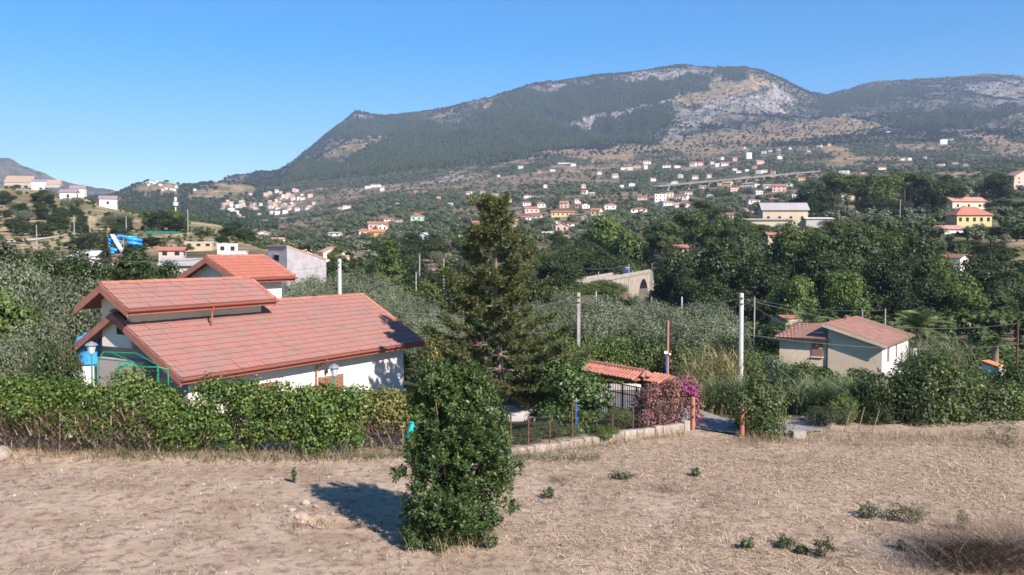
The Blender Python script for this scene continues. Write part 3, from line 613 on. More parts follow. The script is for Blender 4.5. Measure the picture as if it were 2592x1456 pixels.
# shuttered windows on the long wall
def shutter(u0, u1, z0, z1, v):
    w = empty('window', ((u0+u1)/2, v, (z0+z1)/2)); w.parent = house; wd, hg = u1-u0, z1-z0
    f = MB(); f.box((0, -.03, hg/2), (wd+.06, .07, .06)); f.box((0, -.03, -hg/2), (wd+.06, .07, .06)); f.box((-wd/2, -.03, 0), (.06, .07, hg)); f.box((wd/2, -.03, 0), (.06, .07, hg)); f.build('frame', M['shutter'], w)
    for sgn in (-1, 1):
        b = MB(); cx = sgn*wd/4
        for xx in (cx-wd/4+.05, cx+wd/4-.05): b.box((xx, -.05, 0), (.07, .04, hg-.06))
        for zz in (-hg/2+.07, 0, hg/2-.07): b.box((cx, -.05, zz), (wd/2-.17, .04, .08))
        n = int(hg/.07)
        for i in range(n):
            z = -hg/2+.1+i*(hg-.2)/n
            b.prism([(cx-wd/4+.08, -.065, z), (cx-wd/4+.08, -.035, z+.05), (cx-wd/4+.08, -.03, z+.045), (cx-wd/4+.08, -.06, z-.005)], (wd/2-.16, 0, 0))
        b.build('shutter', M['shutter'], w)
    p = MB(); p.box((0, .0, 0), (wd, .02, hg)); p.build('pane', M['dark'], w)
a = hit_v(806, 958, .62); b = hit_v(866, 946, .62); shutter(a.x, b.x, -.9, max(a.z, b.z)-.02, .62)
a = hit_v(640, 978, .62); b = hit_v(700, 972, .62); shutter(a.x, b.x, -.2, a.z+.02, .62)
mb = MB(); mb.box((.32, V1+.62*2, EZ+1.9), (.06, .6, .95)); mb.build('window', M['dark'], house)
mb = MB(); mb.box((.835, 1.75, .9), (.05, .9, 1.2)); mb.build('window', M['dark'], house)
# chimney-like vent on the back wall of the top block, wall light by the shutter
q = hit_v(824, 940, .55); mb = MB(); mb.lathe([(.05, 0), (.07, .05), (.06, .2), (.02, .24)], (q.x-.0, .48, q.z-.1), 8); mb.box((q.x, .57, q.z), (.05, .12, .04)); mb.build('wall_lamp', M['iron'], house)

# ------------------------------------------------------------------ garden lamps, tank, pergola
def lamp(px, D, top, label):
    p = at(px, top, D); g = ground(p.x, D); h = p.z-g; o = empty('garden_lamp', (p.x, D, g), 0, label, 'lamp', 'green garden lamps round the red-roofed house')
    m1 = MB(); m1.lathe([(.06, 0), (.06, .1), (.035, .14), (.03, h-.5), (.05, h-.46)], n=8); m1.build('post', M['green'], o)
    m2 = MB(); m2.lathe([(.06, h-.46), (.09, h-.42), (.17, h-.14), (.175, h-.13)], n=8); m2.build('lantern_glass', M['lampglass'], o)
    m3 = MB(); m3.lathe([(.23, h-.14), (.19, h-.09), (.08, h-.03), (.02, h)], n=8); m3.build('cap', M['lampcap'], o)
lamp(846, 31.3, 921, 'green garden lamp in front of the brown shutters'); lamp(231, 31, 864, 'green garden lamp in front of the blue water tank'); lamp(27, 37.2, 823, 'green garden lamp among the leaves at the left edge')
tk = at(228, 900, 36.6); tz = zof(921, 36.6)
o = empty('water_tank', (tk.x, 36.6, tz), 0, 'bright blue plastic water tank on a wall beside the house gable', 'water tank')
mb = MB(); mb.lathe([(.5, 0), (.53, .05), (.5, .12), (.53, .2), (.5, .28), (.53, .36), (.5, .44), (.54, .5), (.55, .95), (.48, 1.12), (.25, 1.2)], n=20); mb.build('body', M['tank'], o, smooth=True)
mb = MB(); mb.lathe([(.25, 1.195), (.27, 1.2), (.27, 1.28), (.2, 1.31)], n=14); mb.build('lid', M['tank'], o)
# wall that carries the tank, with tile coping
gz = ground(tk.x, 36.6)
o = empty('tank_wall', (tk.x-.4, 36.6, gz), 0, 'low white wall with terracotta coping under the blue tank', 'wall')
mb = MB(); mb.box((.2, .1, (tz-gz)/2-.02), (2.4, 1.1, tz-gz-.05)); mb.build('masonry', M['white'], o)
for k in range(6): t = link('coping_tile', RIDGE, o, (-1.0+k*.22, -.55, tz-gz-.03)); t.rotation_euler = (0, 0, 1.3)
bp = at(150, 940, 34.0); g0 = ground(bp.x, 34.0); o = empty('brick_pillar', (bp.x, 34.0, g0), 0, 'red brick stack beside the tree at the left of the house', 'pillar')
rg = random.Random(4)
zt = zof(918, 34.0)-g0; nc = int(zt/.2)
for c in range(nc):
    for k in range(2):
        mb = MB(); mb.box((-.14+.27*k+rg.uniform(-.01, .01), rg.uniform(-.015, .015), .1+c*.2), (.25, .26, .185)); mb.build('brick', M['brick'], o)
# pergola frame of green tubes
def pergola():
    pts = {k: at(*v) for k, v in {'a': (248, 903, 31.6), 'b': (342, 906, 29.4), 'c': (286, 884, 32.0), 'd': (362, 921, 29.2), 'e': (398, 920, 29.0), 'f': (425, 945, 28.9), 'g': (296, 928, 29.6), 'h': (311, 900, 30.2)}.items()}
    o = empty('pergola', (pts['d'].x, 30, 0), 0, 'bare green tubular pergola frame in front of the gable', 'pergola'); oi = Vector((pts['d'].x, 30, 0))
    zt = 3.15; A = Vector((at(240, 905, 31.6).x, 31.6, zt)); 
    def T(a, b, name='rail', r=.025): mb = MB(); mb.tube([Vector(a)-oi, Vector(b)-oi], r, 6); mb.build(name, M['green'], o)
    P = {}
    for i, (px, D) in enumerate(((250, 32.4), (338, 31.6), (398, 31.1), (425, 30.9))): P[i] = at(px, 910, D)
    z = zof(908, 32.4); q0, q1, q2, q3 = [Vector((P[i].x, P[i].y, z-.03*i)) for i in range(4)]
    b0, b1 = Vector((at(262, 890, 33.6).x, 33.6, z+.1)), Vector((at(345, 890, 33.2).x, 33.2, z+.1))
    f1, f2 = Vector((at(300, 930, 31).x, 31, z-.1)), Vector((at(400, 920, 30.8).x, 30.8, z-.1))
    T(q0, q1); T(b0, b1); T(b0, q0); T(b1, q2); T(b1+Vector((-.9, 0, 0)), q1); T(f1, f2); T(q1, f1); T(q2, f2); T(f2, q3-Vector((0, 0, .1)))
    for q_ in (q0, q1, q2, q3, f1, f2): T(q_, (q_.x, q_.y, -.6), 'post')
pergola()
p = at(1089, 885, 46); g = ground(p.x, 46); o = empty('green_post', (p.x, 46, g), 0, 'bright green metal post at the right corner of the house', 'post')
mb = MB(); mb.tube([(0, 0, 0), (0, 0, p.z-g)], .035, 8); mb.build('upright', M['green'], o); mb = MB(); mb.tube([(0, 0, p.z-g-.02), (-.55, .2, p.z-g+.02)], .03, 8); mb.build('arm', M['green'], o)

# ------------------------------------------------------------------ hedges and shrubs in front of the house
def line_lobes(p0, p1, n, zlo, zhi, rx, rz, seed, dy=.45):
    rg = random.Random(seed); out = []
    for i in range(n):
        f = (i+rg.random())/n; x = p0[0]+(p1[0]-p0[0])*f; y = p0[1]+(p1[1]-p0[1])*f+rg.uniform(-dy, dy); out.append((x, y, rg.uniform(zlo(f), zhi(f)), rg.uniform(.7, 1.2)*rx, rg.uniform(.7, 1.1)*rx, rg.uniform(.7, 1.2)*rz))
    return out
def hedge(name, label, px0, px1, D0, D1, n, zlo, zhi, clumps, mt, seed, twigs=0, per=13, L=.105, cat='hedge'):
    a, b = at(px0, 1000, D0), at(px1, 1000, D1); c = Vector(((a.x+b.x)/2, (D0+D1)/2, 0)); o = empty(name, c, 0, label, cat)
    lo = line_lobes((a.x-c.x, D0-c.y), (b.x-c.x, D1-c.y), n, zlo, zhi, .5, .42, seed)
    V = crown(lo, clumps, per, .15, L, L*.72, seed, .45, .3, .4); link('foliage', mesh_np('hedge_foliage', V, quads(len(V)//4), M[mt]), o)
    if twigs:
        rng = np.random.default_rng(seed+9); k = twigs; f = rng.random(k); P = np.stack([(a.x-c.x)+(b.x-a.x)*f, (D0-c.y)+(D1-D0)*f-.35+rng.normal(size=k)*.3, rng.random(k)*1.3], 1); P[:, 2] += 0
        V, Q = blades(P, .35+.6*rng.random(k), rng, .022, .6, 2, .9); link('twigs', mesh_np('hedge_twigs', V, Q, M['twig']), o)
        mb = MB(); rg = random.Random(seed)
        for i in range(16):
            x = a.x-c.x+(b.x-a.x)*rg.random(); y0 = rg.uniform(-.5, 0); z0 = rg.uniform(.1, .9); dx = rg.uniform(-.7, .7); mb.tube([(x, y0, z0), (x+dx*.5, y0-.15, z0+rg.uniform(.1, .5)), (x+dx, y0-.2, z0+rg.uniform(.0, .8))], [.022, .016, .008], 5)
        mb.build('bare_stem', M['bark'], o)
    return o
hedge('hedge', 'tangled vine covered hedge with bare twigs below at the left edge', -150, 470, 30.2, 30.2, 66, lambda f: .85-.5*sstep(.4, .8, f), lambda f: 2.45, 2150, 'vine', 11, 2300)
hedge('hedge', 'dense fresh green hedge in front of the red roof', 410, 915, 30.1, 30.0, 66, lambda f: .3, lambda f: 2.3-.45*f*f, 2600, 'vine_dark', 12, 300)
hedge('shrub', 'yellowing shrub between the green hedge and the laurel', 925, 1045, 30.6, 30.4, 16, lambda f: 1.05, lambda f: 1.7, 420, 'yellowing', 13, 150, cat='shrub')
# stakes standing in front of the left hedge
for px, D, top, lb in ((152, 29.4, 1043, 'thin pale stake leaning before the tangled hedge'),):
    p = at(px, top, D); mb = MB(); mb.tube([(0, 0, 0), (.06, 0, p.z)], .022, 6); tag(mb.build('stake', M['bark'], None, (p.x-.06, D, 0)), lb, 'stake')
p = at(8, 1140, 29.2); rgs = random.Random(8)
def rock_mesh(seed, n=2):
    import bmesh
    bm = bmesh.new(); bmesh.ops.create_icosphere(bm, subdivisions=n, radius=1); rg = random.Random(seed); off = Vector((rg.uniform(0, 50),)*3)
    from mathutils import noise
    for v in bm.verts:
        d = 1+.45*noise.noise(v.co*1.1+off)+.18*noise.noise(v.co*2.7+off); v.co *= d
    me = bpy.data.meshes.new('stone'); bm.to_mesh(me); bm.free(); me.materials.append(M['stone']); return me
ROCKM = [rock_mesh(i) for i in range(6)]
def rock(x, y, s, label, seed=0, sq=.75, dz=0, group=None):
    o = link('stone', ROCKM[seed % 6], None, (x, y, fh(x, y)+s*sq*.45+dz), seed*1.3); o.scale = (s, s*.85, s*sq); return tag(o, label, 'stone', group)
rock(p.x, 29.2, .34, 'pale grey rock at the foot of the tangled hedge, left edge', 1)
# rocks round the hollow
for px, py, s, lb in ((720, 1290, .14, 'leftmost pale stone of the row at the hollow'), (738, 1302, .2, 'pale upright stone at the left rim of the hollow'), (752, 1322, .17, 'pale stone nearest the twigs at the hollow'), (775, 1283, .24, 'dark shaded stone at the top of the hollow'), (800, 1290, .16, 'tan stone beside the dark stone at the top of the hollow'),
                      (875, 1308, .17, 'flat stone at the far rim of the hollow'), (888, 1318, .16, 'bluish white stone lying on the far rim of the hollow'), (907, 1325, .2, 'largest tan stone at the right end of the hollow'), (940, 1352, .12, 'small pinkish stone below the right end of the hollow')):
    g = at(px, py, 7*F/(py-629)*1.0); D = g.y; rock(g.x, D, s*.55, lb, int(px) % 6)
# ---- laurel shrub in the centre
LX, LD_ = at(1140, 1300, 20.9).x, 20.9
def laurel():
    o = empty('laurel_shrub', (LX, LD_, fh(LX, LD_)), 0, 'tall glossy green laurel shrub standing alone in the dry field', 'shrub'); rg = random.Random(5); lo = []
    # silhouette: left/right photo columns at several heights
    sil = [(1385, 1015, 1215), (1330, 1005, 1262), (1270, 1005, 1296), (1200, 1005, 1306), (1140, 1018, 1300), (1080, 1032, 1284), (1020, 1042, 1262), (970, 1052, 1240), (940, 1066, 1210)]
    ys = [s[0] for s in sil][::-1]; ls = [s[1] for s in sil][::-1]; rs = [s[2] for s in sil][::-1]
    k = mpp(LD_)
    for i in range(170):
        py = rg.uniform(945, 1385); l, r = np.interp(py, ys, ls), np.interp(py, ys, rs); f = rg.random(); rad = rg.uniform(.2, .36)
        w = (r-l)*k; xc = ((l+r)/2-1140)*k; a = rg.uniform(0, 6.28); q = math.sqrt(rg.random())*(max(w/2-rad*rg.uniform(.2, .9), .1)); lo.append((xc+q*math.cos(a), q*math.sin(a)*.95, max(zof(py, LD_), .12), rad, rad, rad*1.15))
    for px, py in ((1310, 1175), (1300, 1190), (1290, 1285), (1010, 1200), (1240, 1330), (1030, 1340)): lo.append(((px-1140)*k, 0, zof(py, LD_), .2, .2, .2))
    rng = np.random.default_rng(2); P, d = lobes_points(lo, 4200, rng, .3, .35); m = len(P); per = 9
    ax = d*.6+np.array([0, 0, .75])+rng.normal(size=(m, 3))*.35; ax /= np.linalg.norm(ax, axis=1, keepdims=True)
    a = (np.arange(per)*2.4)[None, :]+rng.random((m, 1))*6.28; t = np.cross(ax, rng.normal(size=(m, 3))); t /= np.linalg.norm(t, axis=1, keepdims=True); b = np.cross(ax, t)
    dirs = t[:, None]*np.cos(a)[..., None]+b[:, None]*np.sin(a)[..., None]; el = np.linspace(.1, 1.0, per)[None, :, None]
    ld = dirs*np.cos(el)+ax[:, None]*np.sin(el); ld += rng.normal(size=ld.shape)*.12; ld /= np.linalg.norm(ld, axis=2, keepdims=True)
    base = P[:, None]+ax[:, None]*np.linspace(-.05, .04, per)[None, :, None]; L = .095+.045*rng.random((m, per, 1)); sd_ = np.cross(ld, ax[:, None]+1e-3); sd_ /= np.maximum(np.linalg.norm(sd_, axis=2, keepdims=True), 1e-5)
    V = np.stack([base, base+ld*L*.6+sd_*L*.21, base+ld*L, base+ld*L*.6-sd_*L*.21], 2).reshape(-1, 3)
    link('foliage', mesh_np('laurel_foliage', V, quads(len(V)//4), M['laurel']), o)
    st = limbs([q[:3] for q in lo if q[2] > 1.2][:22], (0, 0, -.05), .035, 3, bow=.0)
    st.build('stem', M['bark'], o)
    rng = np.random.default_rng(4); n = 420; a = rng.random(n)*6.28; r = .25+rng.random(n)*1.0; P = np.stack([r*np.cos(a), r*np.sin(a)*.9, 0*a-.02], 1); V, Q = blades(P, .3+.5*rng.random(n), rng, .014, .35, 2, .3); tag(link('dry_stalks', mesh_np('dry_stalks', V, Q, M['drygrass']), o), kind='stuff')
laurel()

# ------------------------------------------------------------------ the big pine
def pine():
    D = 39.4; px0 = 1264; x0 = at(px0, 1000, D).x; g = ground(x0, D); o = empty('pine_tree', (x0, D, g), 0, 'tallest near pine, dark and irregular, right of the red-roofed house', 'tree')
    ztop = zof(500, D)-g; rg = random.Random(7)
    def axis(z): f = z/ztop; return Vector(((-26*f*f*f+4*math.sin(f*9))*mpp(D), .1*math.sin(f*5), z))
    mb = MB(); zs = [i*ztop/16 for i in range(16)]; zs = [-.3]+zs[1:]+[ztop-.15]; mb.tube([axis(z) for z in zs], [.17*(1-z/ztop*.93)+.012 for z in zs], 9); mb.build('trunk', M['bark'], o)
    # half-width of the crown (photo pixels) by photo row
    rows = [500, 540, 570, 600, 640, 700, 760, 800, 850, 900, 950, 985, 1010]; lf = [26, 46, 26, 60, 85, 112, 125, 128, 170, 195, 160, 110, 70]; rt = [24, 42, 34, 72, 90, 112, 122, 130, 180, 195, 225, 180, 120]
    br = MB(); tufts = []; dirs = []; brown = []
    z = 1.75
    while z < ztop-.25:
        py = 728-F*((D*sp+(z+g-CAMZ)*cp)/(D*cp-(z+g-CAMZ)*sp)); L_, R_ = np.interp(py, rows, lf)*mpp(D), np.interp(py, rows, rt)*mpp(D); nb = rg.randint(4, 6)
        if z/ztop > .85: nb = 4
        a0 = rg.uniform(0, 6.28)
        for k in range(nb):
            if rg.random() < .13: continue
            a = a0+k*6.283/nb+rg.uniform(-.25, .25); reach = (R_ if math.cos(a) > 0 else L_)*abs(math.cos(a))+.5*(L_+R_)*(1-abs(math.cos(a))); reach *= rg.uniform(.6, 1.25); reach = max(reach, .25)
            b = axis(z+rg.uniform(-.12, .12)); d = Vector((math.cos(a), math.sin(a), 0)); f = z/ztop; rise = (.02+.6*f*f)*reach; droop = .09*reach*(1-f)
            pts = []
            for i in range(7):
                t = i/6; pts.append(b+d*reach*t+Vector((0, 0, rise*t-droop*math.sin(t*math.pi)+.18*reach*t**3*.6)))
            r0 = .018+.012*reach; br.tube(pts, [r0*(1-.8*i/6) for i in range(7)], 5)
            nt_ = max(3, int(reach*18))
            for j in range(nt_):
                t = .26+.74*(j+rg.random())/nt_; i = min(int(t*6), 5); c = pts[i].lerp(pts[i+1], t*6-i); s = d.cross(Vector((0, 0, 1))); off = (rg.choice((-1, 1)))*rg.uniform(.03, .62)*(1.25-t)*min(1.2, reach)
                tip = c+s*off+d*abs(off)*.6+Vector((0, 0, rg.uniform(-.06, .24)))
                if rg.random() < .8: br.tube([c, tip], [.008, .005], 4, False)
                tufts.append(tip); dirs.append((d*.6+s*(1 if off > 0 else -1)*.35+Vector((0, 0, .55))).normalized())
        z += rg.uniform(.42, .6)*(1 if z/ztop < .8 else .7)
    for _ in range(34):
        zz = ztop-rg.random()**1.3*.75; c = axis(zz)+Vector((rg.uniform(-.3, .3), rg.uniform(-.3, .3), rg.uniform(-.1, .12))); tufts.append(c); dirs.append(Vector((rg.uniform(-.4, .4), rg.uniform(-.4, .4), 1)).normalized())
    br.build('branch', M['bark'], o)
    T = np.array([tuple(t) for t in tufts]); Dd = np.array([tuple(d) for d in dirs]); rng = np.random.default_rng(3); per = 34
    n = len(T); nd = Dd[:, None]*.75+rng.normal(size=(n, per, 3))*.62; nd /= np.linalg.norm(nd, axis=2, keepdims=True); base = T[:, None]-Dd[:, None]*(rng.random((n, per, 1))*.17)
    L = .16+.1*rng.random((n, per, 1)); sd_ = np.cross(nd, rng.normal(size=nd.shape)); sd_ /= np.linalg.norm(sd_, axis=2, keepdims=True)
    V = np.stack([base-sd_*.005, base+nd*L*.55+sd_*.019, base+nd*L, base+nd*L*.55-sd_*.019], 2).reshape(-1, 3)
    link('needles', mesh_np('pine_needles', V, quads(len(V)//4), M['needle']), o)
pine()

# ------------------------------------------------------------------ low wall, fence, gate posts, bougainvillea
WA, WB = at(1290, 1165, 29.7), at(1742, 1095, 33.9)
def wall_pt(f): return Vector((WA.x+(WB.x-WA.x)*f, WA.y+(WB.y-WA.y)*f, 0))
wdir = (WB-WA); wlen = math.hypot(wdir.x, wdir.y); wang = math.atan2(wdir.y, wdir.x)
o = empty('stone_wall', (WA.x, WA.y, 0), wang, 'low rough stone wall running from the pine to the orange gate post', 'wall'); rg = random.Random(6); u = 0
while u < wlen-.1:
    w = rg.uniform(.32, .7); h = .2+.16*u/wlen+rg.uniform(-.03, .04); w = min(w, wlen-u); mb = MB(); mb.box((u+w/2, rg.uniform(-.02, .02), h/2-.05), (w-.015, .26, h+.1), rg.uniform(-.02, .02)); b = mb.build('stone_block', M['stone'], o); u += w
    bv = b.modifiers.new('bevel', 'BEVEL'); bv.width = .03; bv.segments = 2
fence = empty('wire_fence', (WA.x, WA.y, 0), wang, 'rusty wire fence with iron posts on the low stone wall', 'fence')
for px, top in ((1300, 1050), (1345, 1055), (1400, 1065), (1457, 1020), (1520, 1075), (1560, 1050), (1612, 1035), (1680, 1030)):
    X = (px-1296)/F; f = None
    # intersect the column with the wall line
    ex, ey = wdir.x, wdir.y; t = (WA.x-X*WA.y)/(X*ey-ex); f = t; D = WA.y+ey*t; z = zof(top, D); mb = MB(); mb.box((f*wlen, .18, z/2-.05), (.045, .045, z+.1)); mb.build('post', M['rust'], fence)
mb = MB()
for k in range(6): mb.tube([(0, .18, .3+k*.17), (wlen*.45, .18, .28+k*.17), (wlen, .18, .3+k*.17)], .0035, 3)
for k in range(90): mb.tube([(k*wlen/90, .18, .25), (k*wlen/90, .18, 1.2)], .0025, 3)
tag(mb.build('wire_mesh', M['wiredark'], fence), kind='stuff')
for px, py, D, lb in ((1754, 1030, 34.0, 'orange gate post under the magenta bougainvillea'), (1879, 1060, 32.7, 'orange gate post against the green shrub, right of the road')):
    p = at(px, py, D); g = -.02; o = empty('gate_post', (p.x, D, g), 0, lb, 'post', 'orange posts of the field gate')
    h = 1.25; mb = MB(); mb.lathe([(.085, -.1), (.085, h), (.06, h+.03)], n=10); mb.build('tube', M['orange'], o)
    
    for hz in (.55, .95): mb = MB(); mb.box((.0, -.1, hz), (.06, .06, .09)); mb.build('hinge', M['rust'], o)
def bougainvillea():
    c = at(1690, 1030, 35.0); o = empty('bougainvillea', (c.x, 35.0, -.3), 0, 'faded pink bougainvillea with magenta tips beside the orange gate post', 'shrub'); rg = random.Random(9); k = mpp(35.0); lo = []; hi = []
    for _ in range(54):
        px = rg.uniform(1622, 1758); top = np.interp(px, [1620, 1660, 1700, 1740, 1765], [985, 978, 966, 958, 985]); py = rg.uniform(top+8, 1085); lo.append(((px-1690)*k, rg.uniform(-.55, .55), zof(py, 35.0)+.3, .33, .33, .29))
    V = crown(lo, 1250, 12, .1, .075, .06, 9, .4, .3, .4); link('foliage', mesh_np('bougainvillea_foliage', V, quads(len(V)//4), M['bougain']), o)
    hi = [((px-1690)*k, -.45, zof(py, 35.0)+.3, .16, .16, .16) for px, py in ((1735, 968), (1745, 975), (1752, 985), (1725, 975), (1755, 1010), (1752, 1030), (1756, 1050), (1748, 1058), (1748, 990), (1738, 985))]
    V = crown(hi, 90, 9, .07, .075, .06, 10, .3, .3, .4); link('blossom', mesh_np('bougainvillea_blossom', V, quads(len(V)//4), M['magenta']), o)
    limbs([q[:3] for q in lo[:14]], (0, 0, 0), .03, 2).build('stem', M['bark'], o)
bougainvillea()

# ------------------------------------------------------------------ driveway, road, tiled entrance
def strip(name, pts, wd, z0, m, kind='structure'):
    V = []; n = len(pts)
    for i, p in enumerate(pts):
        p = Vector(p); t = (Vector(pts[min(i+1, n-1)])-Vector(pts[max(i-1, 0)])); t.z = 0; t.normalize(); s = Vector((-t.y, t.x, 0)); w = wd[i] if isinstance(wd, (list, tuple)) else wd
        for k in (-1, -.33, .33, 1): q = p+s*w/2*k; V.append((q.x, q.y, (fh(q.x, q.y) if z0 is None else q.z)+.03))
    Q = [(i*4+k, i*4+k+1, i*4+5+k, i*4+4+k) for i in range(n-1) for k in range(3)]
    return tag(link(name, mesh_np(name, V, Q, M[m], True), None), kind=kind)
def P3(px, py, D, dz=0): p = at(px, py, D); return (p.x, D, p.z+dz)
road = [(at(px, 1090, D).x, D, 0) for px, D in ((1640, 40.5), (1700, 37.9), (1760, 35.9), (1815, 34.8), (1880, 34.1), (1960, 33.6), (2030, 34.0), (2090, 36.5), (2150, 40))]
V = []
for i, p in enumerate(road):
    t = Vector(road[min(i+1, len(road)-1)])-Vector(road[max(i-1, 0)]); t.normalize(); s = Vector((-t.y, t.x, 0))
    hw_ = 1.25 if i < 5 else .8
    for k in (-hw_, 0, hw_): q = Vector(p)+s*k; V.append((q.x, q.y, max(fh(q.x, q.y), ground(q.x, q.y), -.02)+.06))
tag(link('road', mesh_np('road', V, [(i*3+k, i*3+k+1, i*3+4+k, i*3+3+k) for i in range(len(road)-1) for k in range(2)], M['asphalt'], True)), kind='structure')
yz = -1.12; yard = [at(1180, 1010, 52), at(1480, 1010, 52), at(1460, 1060, 42.0), at(1200, 1060, 41.5)]
mb = MB(); mb.prism([(p.x, p.y, yz-1) for p in yard], (0, 0, 1)); tag(mb.build('yard', M['yard']), kind='structure')
dv = [at(1482, 1010, 52), at(1680, 1010, 50), at(1670, 1060, 41), at(1462, 1060, 41.8)]; mb = MB(); mb.prism([(p.x, p.y, yz-1.01) for p in dv], (0, 0, 1)); tag(mb.build('driveway', M['asphalt']), kind='structure')
# small pillar with terracotta cap at the far side of the yard
p = at(1228, 985, 50.0); o = empty('yard_pillar', (p.x, 50.0, yz), 0, 'short white pillar with a terracotta cap behind the pine trunk', 'pillar')
mb = MB(); mb.box((0, 0, (p.z-yz)/2), (.34, .34, p.z-yz)); mb.build('shaft', M['white'], o)
for k in range(2): t = link('cap_tile', RIDGE, o, (-.2+.0*k, -.1+.2*k, p.z-yz))
a = at(1235, 1000, 50.3); b = at(1640, 1040, 50.6); mb = MB(); mb.box(((a.x+b.x)/2, 50.5, yz+.2), (b.x-a.x, .2, .34)); tag(mb.build('yard_wall', M['yard']), 'low white wall along the far side of the yard behind the pine', 'wall')
# tiled entrance canopy with iron gate
def entrance():
    A, B = at(1500, 917, 40.5), at(1632, 938, 37.6); d = B-A; d.z = 0; L = d.length; ang = math.atan2(d.y, d.x); g = -1.0; zr_ = zof(920, 40.5)
    o = empty('entrance_canopy', (A.x, A.y, g), ang, 'terracotta tiled canopy over the iron driveway gate', 'canopy'); h = zr_-g
    ro = MB(); hw = .62; drop = .3
    ro.prism([(-.1, -hw, h-drop), (-.1, 0, h), (-.1, hw, h-drop), (-.1, hw, h-drop-.08), (-.1, 0, h-.08), (-.1, -hw, h-drop-.08)], (L+.2, 0, 0)); rf = ro.build('roof', M['tile2'], o); ang2 = math.atan(drop/hw)
    n = int((L+.2)/.2)
    for sg in (-1, 1):
        for c in range(2):
            for k in range(n):
                t = link('tile', RIDGE, rf, (-.02+k*.2, sg*(hw+.05-c*.33*math.cos(ang2)), h-drop+.0+c*.33*math.sin(ang2))); t.rotation_euler = (0, -ang2, -sg*math.pi/2); t.scale = (.95, .72, .72)
    for k in range(int((L+.2)/.36)): t = link('ridge_tile', RIDGE, rf, (-.1+k*.36, 0, h+.02))
    for k in range(4):
        t = link('ridge_tile', RIDGE, rf, (L+.1, -.05-.0*k, h+.0)); t.rotation_euler = (0, .5, -1.2+.7*k)
    # hip end that turns the corner on the right
    hp = MB(); hp.prism([(L+.1, -hw, h-drop), (L+.1, 0, h), (L+.1, hw, h-drop)], (.06, 0, 0)); hp.prism([(L+.17, -.3, h-.32), (L+.17, .35, h-.05), (L+.17, .95, h-.35), (L+.17, .9, h-.42), (L+.17, -.25, h-.4)], (1.0, .2, 0)); hp.build('hip', M['tile2'], rf)
    for c in range(2):
        for k in range(5): t = link('tile', RIDGE, rf, (L+.28+k*.2, -.33+c*.33, h-.33+c*.13)); t.rotation_euler = (0, -.4, math.pi/2); t.scale = (.95, .72, .72)
    bm_ = MB(); bm_.box((L/2, 0, h-drop-.16), (L+.1, .18, .16)); bm_.build('beam', M['rust'], o)
    for x in (0.0, L): mb = MB(); mb.box((x, 0, (h-drop)/2-.1), (.22, .22, h-drop-.1)); mb.build('pillar', M['stone'], o)
    # gate leaf of square bars
    gw = L-.5; gh = h-drop-.45
    gt = empty('gate', (.25, -.02, .05)); gt.parent = o
    for z in (.05, gh*.42, gh*.46, gh*.8, gh): mb = MB(); mb.box((gw/2, 0, z), (gw, .03, .04)); mb.build('rail', M['iron'], gt)
    nb = int(gw/.115)
    for k in range(nb+1):
        mb = MB(); mb.box((k*gw/nb, 0, gh/2), (.028 if k % 8 else .06, .028 if k % 8 else .06, gh)); mb.build('bar', M['iron'], gt)
    mb = MB(); mb.box((gw/3, -.03, gh*.44), (.2, .05, .12)); mb.build('lock', M['iron'], gt)
entrance()
p = at(1691, 812, 38.3); g = -.8; o = empty('rusty_pole', (p.x, 38.3, g), 0, 'thin rusty pole with small white floodlights beside the tiled canopy', 'pole')
mb = MB(); mb.tube([(0, 0, -.2), (0, 0, p.z-g)], .05, 8); mb.build('tube', M['orange'], o)
z = zof(892, 38.3)-g; mb = MB(); mb.box((-.1, -.08, z), (.14, .1, .1)); mb.build('floodlight', M['white'], o); mb = MB(); mb.box((.08, -.08, z-.07), (.08, .08, .07)); mb.build('floodlight', M['white'], o); mb = MB(); mb.tube([(-.07, -.05, z), (-.07, -.05, .4)], .018, 6); mb.build('conduit', M['pipe'], o)

# ------------------------------------------------------------------ poles
def pole(px, D, top, r, m, label, base=None, name='utility_pole', sq=False, cap=True, group=None):
    p = at(px, top, D); g = (fh(p.x, D) if base is None else base); h = p.z-g; o = empty(name, (p.x, D, g), 0, label, 'pole', group)
    mb = MB()
    if sq: mb.box((0, 0, h/2-.2), (r*2, r*2, h+.4))
    else: mb.lathe([(r*1.25, -.4), (r, h), (r*.6, h+.02)], n=10)
    mb.build('shaft', M[m], o)
    if cap:
        mb = MB(); mb.box((0, -r-.02, h-.25), (.1, .06, .08)); mb.box((0, -r-.02, h-.55), (.12, .06, .06)); mb.build('bracket', M['iron'], o)
    return Vector((p.x, D, p.z-.25))
PT = {}
PT['a'] = pole(1877, 47, 743, .115, 'conc_white', 'thick pale concrete utility pole above the green shrub on the right'); PT['b'] = pole(1465, 50, 741, .085, 'concrete', 'grey concrete utility pole above the tiled canopy, beside the pine', sq=True)
PT['c'] = pole(859, 62, 656, .13, 'conc_white', 'pale concrete utility pole rising behind the red roof ridge'); 
